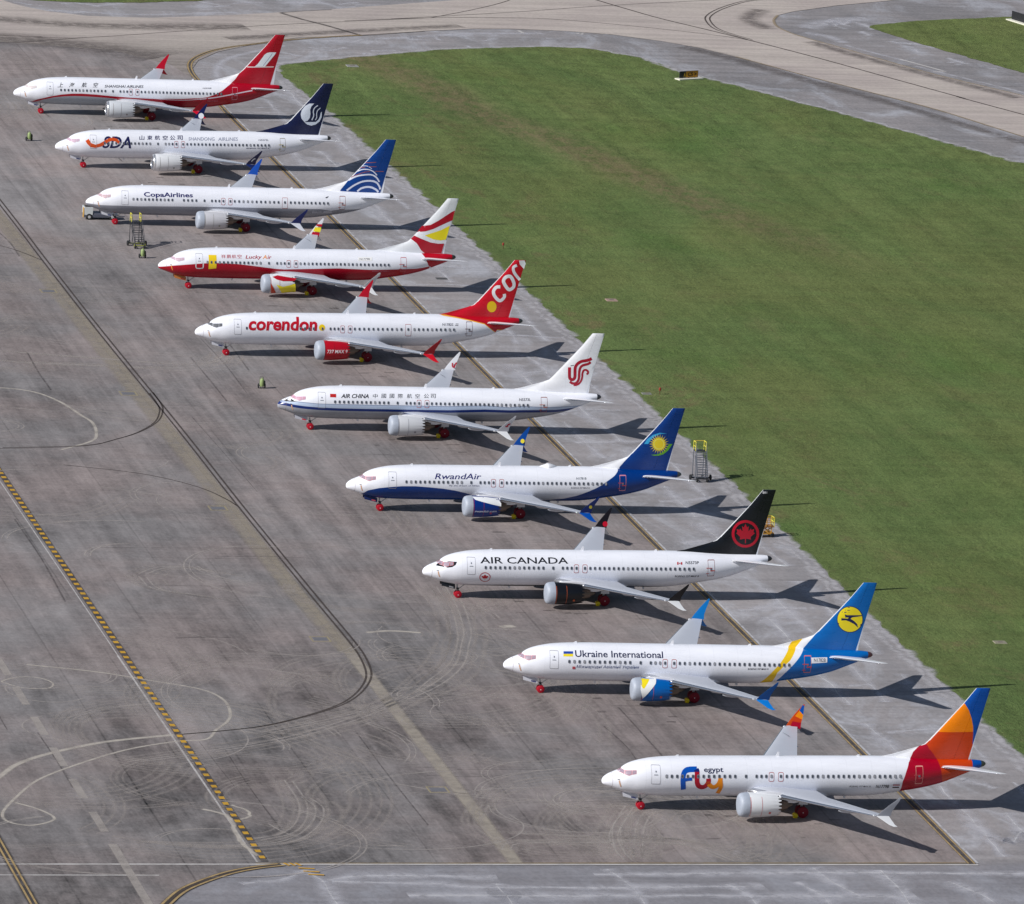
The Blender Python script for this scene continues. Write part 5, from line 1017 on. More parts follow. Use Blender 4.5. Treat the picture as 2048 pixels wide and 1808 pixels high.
        E.lathe([(12.40, .98)]+[(12.55, 1.035)]+[(p[0], p[1]) for p in NAC[::-1][1:]]+[(8.66, .92)], c, 72, 0, 'x', 1.0, zz)
        eng = E.build('engine', [pe], root, 40)
        L = MB(); L.lathe([(9.02, 1.172), (8.86, 1.13), (8.74, 1.05), (8.665, .97), (8.66, .92), (8.70, .875), (8.85, .83), (9.3, .80)], c, 48); L.build('inlet_lip', M_METAL, eng, 50)
        F = MB(); F.lathe([(9.3, .80), (9.6, .82), (9.6, .30), (9.35, .2), (9.2, .02)], c, 36); F.build('fan', M_DARK, eng, 40)
        if spec.get('cover', 1):
            V = MB(); V.lathe([(8.56, .01), (8.57, .45), (8.585, .80), (8.63, .97), (8.74, 1.10), (8.95, 1.185), (9.25, 1.225), (9.50, 1.238), (9.51, 1.20)], c, 48); V.build('inlet_cover', M_COV, eng, 55)
        X = MB(); X.lathe([(12.0, .99), (12.45, .97), (12.5, .80), (12.1, .78)], c, 40); X.lathe([(11.9, .72), (12.6, .70), (13.1, .60), (13.52, .47), (13.50, .43), (13.1, .42)], c, 40, 1); X.lathe([(13.0, .34), (13.5, .33), (13.9, .18), (14.15, .02)], c, 30, 1)
        X.build('exhaust_nozzle', [M_DARK, M_EXH], eng, 40)
        Pn = MB()
        prow = []
        for x, hb, ht, wdt in ((9.75, 2.86, 2.90, .05), (10.4, 2.5, 3.02, .20), (11.6, 2.4, 3.06, .24), (12.8, 2.0, 2.95, .24), (14.2, 1.95, 2.6, .2), (15.6, 2.2, 2.5, .05)):
            prow.append([(x+wd, ey-wdt, hb), (x+wd, ey+wdt, hb), (x+wd, ey+wdt*.8, ht), (x+wd, ey-wdt*.8, ht)])
        Pn.grid(prow, 0, True); Pn.f += [[0, 1, 2, 3], [len(Pn.v)-4+k for k in range(4)]]; Pn.m += [0, 0]
        Pn.build('pylon', M_WHITE, eng, 40)
        if sd < 0:
            dd = Decal(); rl = spec.get('cline', (205, 110, 110))
            dd.stroke([(10.72+wd, .75), (10.72+wd, 1.73), (10.72+wd, 2.72)], .035, 0, .004); dd.build('cowl_seam', [mat('cowl_seam', rl, .5)], eng, 'N', m9, .06, .3); dd = Decal(); dd.poly(rrect(11.45+wd, 1.05, 11.68+wd, 1.28, .05), 0, .004); dd.build('access_port', [mat('cowl_seam', rl, .5)], eng, 'N', m9, .06, .3); dd = Decal()
            dd.stroke([(9.58+wd, .75), (9.58+wd, 2.7)], .045, 0, .004); dd.build('cowl_seam', [mat('cowl_seam', rl, .5)], eng, 'N', m9, .06, .3)
            pass
        # stabilizer
        aero([((29.6+td, .35, 4.36), 4.1, .10), ((30.05+td, 1.05, 4.50), 3.55, .10), ((32.1+td, 4.2, 5.0), 2.28, .095), ((33.92+td, 7.05, 5.46), 1.10, .09), ((34.2+td, 7.17, 5.48), .72, .08)], [M_WHITE if not spec.get('stab') else mat('stab_grey', spec['stab'], .3), M_METAL], 'stabilizer', root, sd, 2)
        # main gear
        ty = sd*2.86; G = MB(); gx = 15.6+wd
        G.tube((gx, ty, .55), (gx-.05, ty, 2.3), .12, 0, 12); G.tube((gx, ty-.62, .56), (gx, ty+.62, .56), .10, 0, 10); G.tube((gx+.5, ty-sd*.9, 1.9), (gx, ty, 1.0), .06, 0, 8); G.tube((gx-.42, ty, 1.15), (gx-.04, ty, 1.7), .05, 0)
        G.box((gx+.05, ty+sd*.32, 1.75), (.9, .05, .9), 1)
        g = G.build('main_landing_gear', [M_GEAR, M_WHITE], root, 40)
        for dy in (-.43, .43):
            T = MB(); T.lathe([(-.2, .30), (-.2, .50), (-.14, .56), (.14, .56), (.2, .50), (.2, .30)], (gx, ty+dy, .56), 28, 0, 'y'); T.lathe([(-.17, .02), (-.17, .3), (.17, .3), (.17, .02)], (gx, ty+dy, .56), 20, 1, 'y'); T.build('wheel', [M_TYRE, M_GEAR], g, 40)
            K = MB(); K.lathe([(-.27, .02), (-.25, .42), (-.18, .56), (.18, .56), (.25, .42), (.27, .02)], (gx, ty+dy, .56), 24, 0, 'y', 1.0); K.lathe([(-.275, .01), (-.27, .05), (-.25, .06)], (gx, ty+dy, .56), 10, 1, 'y'); K.build('wheel_cover', [M_RED_SHADED, M_WHITE], g, 45)
    # nose gear
    G = MB(); G.tube((0, 0, .35), (-.12, 0, 1.6), .085, 0, 12); G.tube((0, -.32, .35), (0, .32, .35), .06, 0, 10); G.tube((-.06, 0, .9), (.85, 0, 1.55), .05, 0, 8); G.box((-.05, 0, 1.02), (.22, .5, .18), 1)
    g = G.build('nose_landing_gear', [M_GEAR, M_DARK], root, 40)
    for dy in (-.2, .2):
        T = MB(); T.lathe([(-.1, .16), (-.1, .29), (-.06, .34), (.06, .34), (.1, .29), (.1, .16)], (0, dy, .34), 24, 0, 'y'); T.build('wheel', M_TYRE, g, 40)
        K = MB(); K.lathe([(-.15, .02), (-.15, .28), (-.1, .40), (.1, .40), (.15, .28), (.15, .02)], (0, dy, .41), 22, 0, 'y', 1.02); K.lathe([(-.17, .01), (-.165, .045), (-.15, .05)], (0, dy, .36), 10, 1, 'y'); K.build('wheel_cover', [M_RED, M_WHITE], g, 45)
    md = mat('gear_door_paint', spec.get('gdoor', (205, 205, 214)), .35)
    for sd in (-1, 1):
        B = MB(); yy = sd*.46
        B.hexa([(-1.92, yy, 1.42), (-.42, yy, 1.06), (-.42, yy+.03, 1.06), (-1.92, yy+.03, 1.42)], [(-1.98, yy*.8, 1.86), (-.42, yy*.8, 1.56), (-.42, yy*.8+.03, 1.56), (-1.98, yy*.8+.03, 1.86)])
        if sd < 0:
            B.hexa([(-1.1, yy-.012, 1.28), (-.62, yy-.012, 1.17), (-.62, yy-.004, 1.17), (-1.1, yy-.004, 1.28)], [(-1.1, yy-.008, 1.42), (-.62, yy-.008, 1.32), (-.62, yy, 1.32), (-1.1, yy, 1.42)], 1)
        B.build('nose_gear_door', [md, mat('placard', spec.get('plac', (70, 75, 120)), .6)], root, 30)
    # fin and rudder
    def finmesh(hinge0, hinge1, le):
        zs = [4.98, 5.15, 5.30, 5.42, 5.55, 5.75, 5.95, 6.15, 6.33, 6.47, 6.61, 6.8, 7.0, 7.4]+list(np.linspace(7.9, 12.2, 12))+[12.31]
        rows = []
        for z in zs:
            a = float(fle(z)); t = float(fte(z)); h = a+(t-a)*1.0
            hx = t-(.30+.0*z)*(t-29.5 if z < 7 else t-float(fle(z))*1.0)-.0
            hx = t-(1.55-.085*(z-5))
            xa, xb = (a, hx-.012) if le else (hx+.012, t)
            us = [0, .004, .012, .022, .035, .06, .1, .17, .26, .36, .5, .65, .82, 1] if le else [0, .2, .4, .6, .8, 1]
            L = [(xa+(xb-xa)*u) for u in us]
            hh = [float(finhalf(x+0, z)) for x in L]
            if le: hh[0] = .004
            else:
                hh[-1] = .012
                ex = spec.get('ruext', .16)*max(0., 1-(z-5)/3.2); L.append(t+ex+.002); hh.append(.010)
            k = 1.0 if z < 12.25 else .75
            rows.append([(x+td, -q*k, z) for x, q in zip(L, hh)]+[(x+td, q*k, z) for x, q in list(zip(L, hh))[::-1]])
        b = MB(); n = len(rows[0]); nl = len(L)
        def mf(j, k):
            if not le: return 1 if (k if k < nl-1 else n-2-k) == nl-2 and k != nl-1 else 0
            kk = k if k < nl-1 else (n-2-k)
            return 1 if (le and rows[j][0][2] > 6.4 and kk in (0, 1, 2, 3, 4)[:3+(1 if rows[j][0][2] > 6.9 else 0)]) else 0
        b.grid(rows, 0, True, mf); b.f += [[len(b.v)-n+k for k in range(n)]]; b.m += [0]
        return b
    fin = finmesh(0, 0, True).build('tail_fin', [pv, mat('bare_leading_edge', (226, 228, 232), .3)], root, 35)
    finmesh(0, 0, False).build('rudder', [pv, mat('rudder_edge', (214, 218, 228), .35)], root, 35)
    if spec.get('wreg'):
        q = Decal(); q.text(spec['wreg'], (0, 0), (1.9, .0), .62, .1, .02, 0, 0); b = MB()
        for t, _, _ in q.tri:
            b.add([(18.35+wd+p[0]*.22-p[1]*.10-.1, 14.75-p[0]*.55+p[1]*.9, 0) for p in t], [(0, 1, 2)])
        b.v = [(x, y, wing_z(y)+.115) for x, y, z in b.v]
        b.build('wing_registration', mat('dark_lettering', (70, 74, 84), .5), root)
    # antennas
    for xa, hh in ((13.4+wd, .44), (3.2, .16), (21.6+td*.7, .2)):
        B = MB(); zt = 5.355; B.hexa([(xa, -.03, zt), (xa+.34, -.03, zt), (xa+.34, .03, zt), (xa, .03, zt)], [(xa+.17, -.015, zt+hh), (xa+.34, -.015, zt+hh), (xa+.34, .015, zt+hh), (xa+.17, .015, zt+hh)]); B.build('antenna', M_WHITE, root)
    for xa in (5.5, 20.5+td*.6):
        B = MB(); zt = float(sect(xa, m9)[1]); B.hexa([(xa+.12, -.015, zt-.3), (xa+.3, -.015, zt-.3), (xa+.3, .015, zt-.3), (xa+.12, .015, zt-.3)], [(xa, -.03, zt+.03), (xa+.3, -.03, zt+.03), (xa+.3, .03, zt+.03), (xa, .03, zt+.03)]); B.build('antenna', M_WHITE, root)
    if spec.get('dome'):
        B = MB(); rows = []
        for t in np.linspace(0, 1, 16):
            e = math.sin(math.pi*min(.5, t/.7*.5 if t < .7 else .5)) if t < .45 else math.cos(math.pi/2*(t-.45)/.55)
            e = max(.02, e); x = 18.0+2.5*t
            rows.append([(x, .62*e*math.cos(a), 5.28+.44*e*max(0, math.sin(a))-(.05 if math.sin(a) < .01 else 0)) for a in np.linspace(0, math.pi, 14)])
        B.grid(rows); B.build('antenna_dome', M_WHITE, root, 60)
    # lettering, emblems, flags, stripes
    G = {}; off = 0
    for dct in liv['dec']:
        nm, kind, sf, col = dct[:4]
        if kind == 'T' and ord(dct[4][0]) > 0x3000: nm = 'chinese_lettering'
        key = (nm, sf)
        if key not in G: G[key] = [Decal(), []]
        dd, ms = G[key]
        m = mat('marking_paint', col, .35, 0, .5, 0, 2, (1.25 if col[0] > 200 and col[1] > 100 else .84) if max(col)-min(col) > 60 else 1.1 if min(col) > 195 else 1)
        if m not in ms: ms.append(m)
        mi = ms.index(m); off += 1; o_ = .008+.0008*off
        if kind == 'P': dd.poly(dct[4], mi, o_)
        elif kind == 'S': dd.stroke(dct[4], dct[5], mi, o_)
        else: dd.text(dct[4], dct[5], dct[6], dct[7], dct[8], dct[9], mi, o_)
    par = {'F': fus, 'V': fin}
    engs = [c for c in root.children if c.name.startswith('engine')]; wls = [c for c in root.children if c.name.startswith('winglet')]
    for (nm, sf), (dd, ms) in G.items():
        p = par.get(sf) or (engs[0] if sf == 'N' else wls[0] if sf == 'WN' else wls[1])
        dd.build(nm, ms, p, sf, m9, .10 if sf in 'FN' else .3, .5 if sf != 'V' else .35)
    return root
def window_mesh(glass=None):
    bm = bmesh.new(); P = rrect(-.125, -.18, .125, .18, .09, 3)
    for k, (s, off, mi) in enumerate(((1.0, .032, 0), (.72, .036, 1))):
        c = [(p[0]*s, p[1]*s) for p in P]
        vs = [bm.verts.new((q[0], -(float(ysurf(10, 3.8+q[1]))-float(ysurf(10, 3.8)))-off, q[1])) for q in c]
        f = bm.faces.new(vs); f.normal_update()
        if f.normal.y > 0: f.normal_flip()
        f.material_index = mi
    me = bpy.data.meshes.new('window'); bm.to_mesh(me); bm.free()
    me.materials.append(mat('window_rim', (140, 144, 154), .4)); me.materials.append(glass or M_GLASS); return me
WIN8 = [1.99]+[2.51+.533*k for k in range(13)]+[10.01, 11.08, 11.57, 12.06, 12.60, 13.55]+[14.14+.5268*k for k in range(23)]
WIN9 = [2.04+.524*k for k in range(11)]+[8.84+.557*k for k in range(4)]+[11.62, 12.63, 13.13, 13.62, 14.17, 15.12]+[15.71+.592*k for k in range(11)]+[22.52]+[23.3+.5622*k for k in range(10)]
COCK = [[(-2.59, 3.94), (-2.21, 4.18), (-1.99, 4.13), (-2.08, 3.78), (-2.26, 3.86)], [(-1.965, 4.13), (-1.34, 4.21), (-1.40, 3.82), (-1.65, 3.72), (-2.04, 3.77)], [(-1.305, 4.22), (-.93, 4.25), (-.97, 3.93), (-1.36, 3.83)]]

POS = [(-0.00463, -0.34199, 0.01122), (0.10535, 45.57146, -0.04158), (0.05706, 86.90995, 0.00604), (-0.23895, 128.36128, 0.00259), (-0.17579, 170.67205, -0.02562), (-2.69088, 212.65176, 0.03752), (-0.1141, 254.00374, 0.00914), (-2.58054, 296.33119, -0.01523), (-0.19802, 337.20714, 0.03403), (0.44822, 378.83436, -0.01812)]
WHT = (222, 224, 228)
SPEC = [
 dict(label='white airliner with colourful ribbon lettering and orange, red and blue tail', fin=(244, 245, 250), cowl=(226, 228, 232), wl=((182, 186, 196), (222, 84, 16)), w14=1, wreg='N1779B', rdoor=(225, 150, 140), rw=.08, dtape=(200, 80, 90), apu=(105, 104, 90)),
 dict(label='white airliner with bright blue tail bearing a yellow disc and stripe', fin=(244, 245, 250), cowl=(0, 108, 198), wl=((0, 92, 175), (15, 130, 215)), wlo=(10, 122, 210), rdoor=(215, 120, 125), rw=.07, dtape=(225, 70, 50), apu=(130, 85, 85), cline=(220, 90, 80)),
 dict(label='white airliner with black tail bearing a red maple leaf in a ring', fin=(14, 17, 24), cowl=(20, 22, 28), wl=((16, 18, 24), (24, 18, 22)), gdoor=(26, 28, 34), plac=(150, 152, 158), dtape=(205, 60, 40), cline=(205, 95, 50), apu=(70, 68, 72)),
 dict(label='white airliner with dark blue belly and tail bearing a yellow sun', cowl=(0, 50, 138), wl=((0, 52, 140), (15, 80, 170)), wlo=(0, 76, 168), rdoor=(215, 140, 160), rw=.08, dtape=(190, 70, 90), dome=1, gdoor=(20, 36, 90), plac=(190, 80, 100), apu=(105, 108, 110), cline=(170, 50, 90)),
 dict(label='white airliner with a blue side stripe and red curled bird on white tail', film=(196, 152, 172), wl=((206, 208, 216), (226, 228, 234)), cowl=(205, 207, 212), wreg='N5573L', dtape=(205, 110, 80), gdoor=(190, 190, 200), plac=(205, 60, 70), seam=(200, 170, 110), cline=(140, 140, 150), apu=(84, 84, 90)),
 dict(label='white airliner with large red fuselage lettering and red tail with yellow dot', m9=1, fin=(205, 12, 38), cowl=(205, 15, 40), wl=((200, 10, 35), (205, 20, 45)), wlo=(210, 20, 40), clear=1, nowin=tuple(round(2.04+.524*k, 4) for k in range(1, 11)), dtape=(120, 90, 95), rdoor=(120, 90, 100), cline=(160, 20, 40)),
 dict(label='white airliner with red lower half and yellow cover over its forward side', fin=(234, 237, 242), wl=((222, 224, 228), (228, 230, 236)), w14=1, wreg='N1779B', film=(190, 165, 180), gdoor=(190, 120, 60), plac=(160, 60, 50), dtape=(205, 90, 95), seam=(215, 140, 60), pitot=(235, 150, 70), rdoor=(190, 90, 100), cowl=(226, 228, 232)),
 dict(label='white airliner with grey belly and white arcs across its dark blue tail', m9=1, fin=(244, 245, 250), film=(190, 165, 172), wl=((34, 52, 130), (35, 90, 195)), wlo=(206, 210, 220), cowl=(200, 200, 206), seam=(215, 170, 130), dtape=(205, 110, 90), cline=(150, 150, 140)),
 dict(label='white airliner with orange ribbon by dark letters and navy tail with white roundel', fin=(16, 24, 66), wl=((20, 30, 80), (24, 36, 92)), wlo=(26, 40, 95), cowl=(224, 226, 230), cover=0, film=(196, 170, 188), wreg='N5573L', rdoor=(150, 140, 120), dtape=(190, 170, 50), cline=(150, 150, 150)),
 dict(label='white airliner with a wavy red side band and red tail with white emblem', wl=((185, 10, 40), (205, 15, 45)), wlo=(205, 15, 45), cowl=(204, 208, 214), cover=0, film=(205, 196, 198), ruext=.5, rdoor=(225, 150, 165), dtape=(200, 130, 140), seam=(200, 190, 170), cline=(140, 130, 130)),
]
NICK = ['with the orange and blue tail', 'with the yellow disc on its tail', 'with the maple leaf tail', 'with the yellow sun on its tail', 'with the red bird tail', 'with the big red lettering', 'with the red lower half', 'with the white-arced blue tail', 'with the navy roundel tail', 'with the wavy red side band']
planes = [airliner(i, s) for i, s in enumerate(SPEC)]
# yellow chocks at the main wheels
def chock(i):
    m9 = SPEC[i].get('m9', 0); x0, y0, a = POS[i]; lx, ly = 14.86+1.57*m9, -3.28
    b = MB(); b.lathe([(-.30, .02), (-.30, .15), (-.25, .23), (.25, .23), (.30, .15), (.30, .02)], (0, 0, .25), 16, 0, 'y')
    b.box((0, 0, .04), (.36, .5, .06)); b.tube((.1, -.3, .3), (.1, .3, .3), .03)
    o = b.build('wheel_chock', [mat('bright_yellow_plastic', (250, 215, 20), .5)], None, 45)
    o.location = (x0+lx*math.cos(a)-ly*math.sin(a), y0+lx*math.sin(a)+ly*math.cos(a), -.03); o.rotation_euler.z = a
    tag(o, 'yellow chock at the main wheels of the airliner '+NICK[i], 'wheel chock', 'yellow chocks at the main wheels')
for i in range(10): chock(i)

# ---- wheeled extinguishers
M_LIME = mat('pale_green_tank', (140, 158, 104), .5, 0, .5, .12, 5); M_BLK = mat('black_rubber', (26, 28, 32), .7); M_OLV = mat('dark_green_frame', (64, 72, 40), .5)
def extinguisher():
    r = empty('wheeled_extinguisher', (0, 0, 0))
    b = MB(); b.lathe([(.16, .05), (.2, .22), (.3, .27), (1.0, .27), (1.12, .2), (1.17, .08), (1.27, .07), (1.28, .01)], (0, 0, .05), 20, 0, 'z'); b.build('tank', M_LIME, r, 40)
    for s in (-1, 1):
        w = MB(); w.lathe([(-.06, .05), (-.06, .24), (-.03, .30), (.03, .30), (.06, .24), (.06, .05)], (s*.40, .12, .30), 18, 0, 'x'); w.build('wheel', M_BLK, r, 40)
    h = MB(); h.tube((-.22, .22, .3), (-.22, .3, 1.35), .025); h.tube((.22, .22, .3), (.22, .3, 1.35), .025); h.tube((-.22, .3, 1.35), (.22, .3, 1.35), .025); h.tube((-.4, .12, .3), (.4, .12, .3), .03); h.tube((-.16, -.1, .03), (-.16, -.05, .3), .03); h.tube((.16, -.1, .03), (.16, -.05, .3), .03)
    h.build('frame', M_OLV, r)
    b = MB(); b.lathe([(-.07, .05), (-.07, .26), (.07, .26), (.07, .05)], (.30, -.02, .72), 16, 0, 'x'); b.build('hose_reel', M_BLK, r, 40)
    return r
ex = extinguisher()
for k, (x, y, t) in enumerate([(-1.75, 193.4, 'green wheeled extinguisher alone on the apron, between the big red lettering and red bird airliners'), (-2.75, 273.3, 'green wheeled extinguisher beside the yellow-railed stairs'), (-4.65, 356.7, 'green wheeled extinguisher near the left edge, beside the two farthest airliners')]):
    o = ex if k == 0 else copy_tree(ex)
    o.location = (x, y, -.03); o.rotation_euler.z = .15*k
    tag(o, t, 'fire extinguisher', 'wheeled green extinguishers')
# ---- mobile stairs
M_STEEL = mat('galvanised_steel', (128, 132, 138), .5, .4); M_RAIL = mat('yellow_rail', (205, 198, 70), .55, 0, .4, .12, 6); M_DKS = mat('dark_steel', (62, 64, 70), .6, .3)
def stairs(label, loc, rz, H, D, frame, cross, lowrail):
    """steps climb along +y; platform height H, run D"""
    r = empty('mobile_stairs', loc, rz); tag(r, label, 'mobile stairs', 'mobile stairs')
    w = .62
    b = MB()
    for s in (-w, w):
        b.hexa([(s-.04, 0, .35), (s+.04, 0, .35), (s+.04, D, H-.05), (s-.04, D, H-.05)], [(s-.04, 0, .55), (s+.04, 0, .55), (s+.04, D, H+.13), (s-.04, D, H+.13)])
        b.tube((s, D*.75, .3), (s, D*.75, H*.7), .035); b.tube((s, D*.45, .3), (s, D+.1, H*.85), .04); b.tube((s, 0, .3), (s, D+.9, .3), .06); b.tube((s, D+.85, .3), (s, D+.85, H), .05)
    b.build('frame', frame, r)
    n = int(H/.30)
    st = MB()
    for k in range(n): st.box((0, D*(k+.5)/n, .45+(H-.45)*(k+.6)/n), (2*w-.06, .26, .045))
    st.build('steps', frame, r)
    p = MB(); p.box((0, D+.5, H+.02), (2*w+.1, 1.0, .07)); p.build('platform', M_DKS, r)
    for s in (-w, w):
        a = MB(); a.tube((s, D+.05, H), (s, D+.05, H+1.1), .055, 0); a.tube((s, D+.95, H), (s, D+.95, H+1.1), .055, 0); a.tube((s, D+.05, H+1.1), (s, D+.95, H+1.1), .055, 0); a.tube((s, D+.05, H+.55), (s, D+.95, H+.55), .04)
        a.build('platform_rail', M_RAIL, r)
        h = MB(); h.tube((s, .1, 1.45), (s, D, H+1.0), .03); h.tube((s, .1, .5), (s, .1, 1.45), .03); h.tube((s, D*.5, H*.5+.2), (s, D*.5, H*.5+1.2), .03); h.build('handrail', frame, r)
    if cross:
        a = MB(); a.tube((-w, D+.95, H+1.1), (w, D+.95, H+1.1), .05); a.build('platform_rail', mat('yellow_rail_faded', (205, 180, 80), .5), r)
    ax = MB(); ax.tube((-1.1, D*.8, .32), (1.2, D*.8, .32), .07, 0); ax.tube((-w-.1, .05, .40), (w+.1, .05, .40), .09, 0); ax.tube((-w-.1, .05, .62), (-w-.1, .05, .30), .07); ax.tube((w+.1, .05, .62), (w+.1, .05, .30), .07)
    ax.build('axle_beam', lowrail, r)
    for x, y in ((-1.15, D*.8), (1.28, D*.8), (-w, .05), (w, .05), (-w, D+.8), (w, D+.8)):
        q = .34 if abs(x) > 1 else .24
        t = MB(); t.lathe([(-.1, .04), (-.1, q*.8), (-.06, q), (.06, q), (.1, q*.8), (.1, .04)], (x, y, q), 18, 0, 'x'); t.build('wheel', M_BLK, r, 40)
    return r
stairs('dark steel mobile stairs with two yellow handrails beside the airliner with grey belly', (-2.05, 279.6, -.03), .05, 3.0, 2.7, M_DKS, False, mat('lime_beam', (140, 144, 66), .55))
stairs('grey mobile stairs with yellow top rails standing at the grass edge', (41.45, 144.9, -.06), .03, 3.35, 1.35, mat('grey_stair_steel', (108, 112, 122), .5, .3), True, M_DKS)
# ---- yellow maintenance stand behind the black tail
r = empty('work_stand', (42.1, 117.6, -.06), .1); tag(r, 'small orange-yellow wheeled work stand at the grass edge behind the black tail', 'work stand')
MO = mat('orange_yellow_paint', (196, 146, 56), .55, 0, .4, .12, 5); b = MB()
b.box((0, 0, .42), (1.9, 1.1, .16)); b.box((-.62, -.1, .62), (.7, .9, .34)); b.build('chassis', MO, r)
b = MB()
for k in (-1, 1):
    for q in (-1, 1): b.tube((.1+k*.55, q*.4, .5), (.25+k*.5*.8, q*.4, 1.15), .05)
    b.tube((-.45, k*.38, .52), (.75, k*.38, 1.12), .045); b.tube((.75, k*.38, .52), (-.45, k*.38, 1.12), .045)
b.build('lift_frame', MO, r)
b = MB(); b.box((.2, 0, 1.2), (1.5, 1.05, .12)); b.build('platform', mat('dark_yellow_deck', (150, 104, 50), .6), r)
for nm, x in (('guard_rail', -.52), ('guard_rail', .92)):
    b = MB(); [b.tube((x, q, 1.25), (x, q, 2.25), .045) for q in (-.5, 0, .5)]; [b.tube((x, -.5, z), (x, .5, z), .045) for z in (1.75, 2.25)]; b.build(nm, M_RAIL if x > 0 else MO, r)
for q in (-.5, .5):
    b = MB(); [b.tube((-.52, q, z), (.92, q, z), .04) for z in (1.75, 2.25)]; [b.tube((x, q, 1.25), (x, q, 2.25), .035) for x in (-.04, .44)]; b.build('guard_rail', MO, r)
for x in (-.75, .75):
    for q in (-.5, .5):
        t = MB(); t.lathe([(-.08, .04), (-.08, .2), (-.05, .25), (.05, .25), (.08, .2), (.08, .04)], (x, q, .25), 16, 0, 'y'); t.build('wheel', M_BLK, r, 40)
# ---- white tractor under the nose of the grey-bellied airliner
r = empty('tow_tractor', (-4.2, 300.0, -.05), 0); tag(r, 'white low tow tractor with a tall boxy cab under the nose of the grey-bellied airliner', 'tow tractor')
MC = mat('tractor_white', (205, 210, 212), .45, 0, .5, .05, 1.5); MG2 = mat('tractor_grey', (88, 92, 106), .5)
b = MB(); b.hexa([(-2.0, -.95, .45), (-.95, -.95, .45), (-.95, .95, .45), (-2.0, .95, .45)], [(-2.08, -.88, 1.68), (-.90, -.88, 1.68), (-.90, .88, 1.68), (-2.08, .88, 1.68)]); b.build('cab', MC, r)
b = MB(); b.box((-1.5, 0, 1.71), (.8, 1.2, .06)); b.build('roof_hatch', mat('dark_hatch', (70, 66, 62), .6), r)
b = MB(); b.hexa([(-.93, -.8, .95), (-.90, -.8, .95), (-.90, .8, .95), (-.93, .8, .95)], [(-.91, -.75, 1.55), (-.885, -.75, 1.55), (-.885, .75, 1.55), (-.91, .75, 1.55)]); b.build('windscreen', M_GLASS, r)
b = MB(); b.box((-2.12, -.5, .95), (.10, .7, 1.3)); b.build('rear_panel', mat('amber_panel', (190, 150, 80), .5), r)
b = MB(); b.box((.1, 0, .52), (4.4, 1.9, .34)); b.hexa([(-.94, -.9, .69), (2.6, -.9, .69), (2.6, .9, .69), (-.94, .9, .69)], [(-.94, -.85, .92), (2.2, -.85, .84), (2.2, .85, .84), (-.94, .85, .92)]); b.tube((2.3, 0, .45), (3.6, 0, .35), .07); b.build('chassis', MG2, r)
b = MB(); b.box((1.2, 0, .96), (.6, .6, .25)); b.box((.4, .3, 1.02), (.5, .4, .2)); b.build('deck_gear', mat('dark_deck', (58, 60, 68), .6), r)
for x in (-1.4, 1.75):
    for q in (-.88, .88):
        t = MB(); t.lathe([(-.15, .05), (-.15, .36), (-.1, .42), (.1, .42), (.15, .36), (.15, .05)], (x, q, .42), 20, 0, 'y'); t.lathe([(-.155, .02), (-.155, .2), (.155, .2), (.155, .02)], (x, q, .42), 14, 1, 'y'); t.build('wheel', [M_BLK, M_GEAR], r, 40)
# ---- airfield signs
def sign(label, a, b2, h, panels, txts, slab=True):
    a = np.array(a); b2 = np.array(b2); d = b2-a; L = float(np.hypot(*d)); ang = math.atan2(d[1], d[0]); c = (a+b2)/2
    r = empty('airfield_sign', (c[0], c[1], -.03), ang); tag(r, label, 'airfield sign')
    q = MB(); q.box((0, -.1, .05), (L+1.1, 1.3, .18)); q.build('base_slab', mat('white_concrete', (222, 220, 206), .8, 0, .3, .08, 2), r)
    q = MB(); q.box((0, .06, .22+h/2), (L+.08, .14, h+.06)); [q.tube((x, .06, .1), (x, .06, .3), .06) for x in (-L*.35, 0, L*.35)]; q.build('housing', mat('sign_housing', (34, 35, 40), .5), r)
    for x0, x1, col in panels:
        q = MB(); q.box(((x0+x1)/2, -.022, .22+h/2), (x1-x0-.03, .02, h-.02)); q.build('face_panel', mat('sign_panel', col, .4), r)
    for s, x0, x1, col in txts:
        dd = Decal(); dd.text(s, (x0, .22+h*.2), (x1, .22+h*.2), h*.6, 0, .03, 0, 0)
        q = MB(); q.add([(p[0], -.04, p[1]) for t, _, _ in dd.tri for p in t], [(3*k, 3*k+1, 3*k+2) for k in range(len(dd.tri))]); q.build('sign_lettering', mat('sign_ink', col, .5), r)
    return r
sign('black and yellow sign on a white slab in the grass by the taxiway', (104.5, 419.6), (107.6, 420.9), .95, [(-1.62, -.62, (20, 24, 26)), (-.62, 1.66, (190, 132, 12))], [('A', -1.0, -.68, (214, 170, 30)), ('C5', -.2, .7, (40, 28, 6)), ('>', .95, 1.4, (40, 28, 6))])
sign('dark blank sign on a white slab, seen from behind at the far grass edge', (174.4, 482.6), (176.4, 476.2), 1.25, [], [])
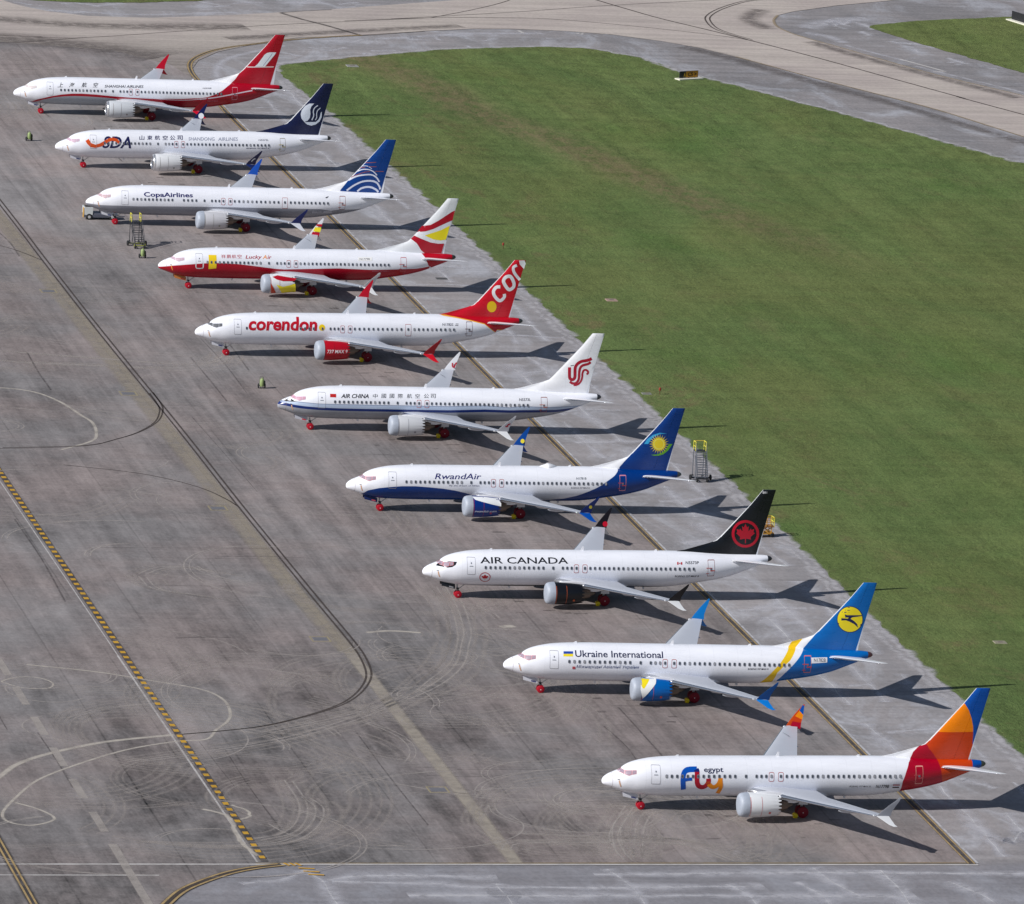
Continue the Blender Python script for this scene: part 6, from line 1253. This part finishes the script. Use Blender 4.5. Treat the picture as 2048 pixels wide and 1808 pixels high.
# ---- small posts, pads, pits
def post(x, y, t):
    r = empty('marker_post', (x, y, -.05)); tag(r, t, 'marker post', 'red marker posts in the grass')
    b = MB(); b.tube((0, 0, 0), (0, 0, .62), .05, 0, 10); b.build('stem', mat('rust_stem', (92, 52, 36), .7), r)
    b = MB(); b.lathe([(.5, .05), (.52, .15), (.78, .15), (.86, .08), (.88, .01)], (0, 0, 0), 14, 0, 'z'); b.build('cap', mat('red_cap', (140, 48, 36), .6), r, 40)
post(47.8, 284.0, 'small red marker post in the grass behind the red and yellow striped tail'); post(47.8, 193.2, 'small red marker post in the grass right of the white tail with the red bird')
def pad(x, y, sx, sy, t, col):
    b = MB(); b.hexa([(-sx, -sy, 0), (sx, -sy, 0), (sx, sy, 0), (-sx, sy, 0)], [(-sx*.93, -sy*.93, .10), (sx*.93, -sy*.93, .10), (sx*.93, sy*.93, .10), (-sx*.93, sy*.93, .10)]); b.box((0, 0, .11), (sx*.8, sy*.8, .03), 1)
    o = b.build('junction_pad', [mat('pad_concrete', col, .8, 0, .3, .1, 2), mat('pad_lid', (120, 112, 102), .8)]); o.location = (x, y, -.07); tag(o, t, 'junction pad', 'concrete pads in the grass')
pad(55.0, 250.8, .75, .75, 'pinkish concrete pad in the grass right of the red tail with white letters', (158, 134, 124)); pad(46.2, 193.4, .6, .5, 'grey concrete pad beside the red marker post right of the white tail', (124, 126, 120)); pad(55.1, 424.9, .9, .9, 'grey concrete pad in the grass right of the farthest red tail', (138, 138, 136)); pad(56.0, 68.4, .7, .6, 'pale concrete pad in the grass near the right edge, above the nearest tail', (140, 136, 118))
b = MB(); b.box((0, 0, .02), (1.5, 1.1, .04)); [b.box((-.6+.2*k, 0, .05), (.06, 1.0, .03), 1) for k in range(7)]
o = b.build('drain_grate', [mat('grate_frame', (92, 92, 94), .8), mat('grate_bar', (58, 58, 60), .8)]); o.location = (35.1, 263.3, -.088); tag(o, 'dark drain grate in the grey shoulder below the red and yellow striped tail', 'drain grate')
M_PITY = mat('faded_yellow_paint', (150, 140, 112), .85, 0, .3, .2, 3); M_PITL = mat('pit_lid', (108, 108, 114), .8)
def pit(k, x, y, t):
    r = empty('hydrant_pit', (x, y, -.022)); tag(r, t, 'hydrant pit', 'hydrant pits along the scrubbed strip')
    b = MB(); [b.box((s*.95, 0, .003), (.14, 2.3, .008)) for s in (-1, 1)]; [b.box((0, s*1.08, .003), (1.74, .16, .008)) for s in (-1, 1)]; b.build('painted_frame', M_PITY, r)
    b = MB(); b.box((0, 0, .004), (1.5, 1.2, .012)); b.build('lid', M_PITL, r)
    return r
for k, (y, t) in enumerate(((6.7, 'yellow framed hydrant pit nearest the camera, beside the tan strip'), (67.8, 'yellow framed hydrant pit left of the nearest bend of the dark line'), (128.7, 'yellow framed hydrant pit where a thin side line joins the dark line'), (189.4, 'yellow framed hydrant pit left of the second bend of the dark line'), (250.6, 'yellow framed hydrant pit beside the tan strip farthest from the camera'))):
    pit(k, -18.8, y, t)
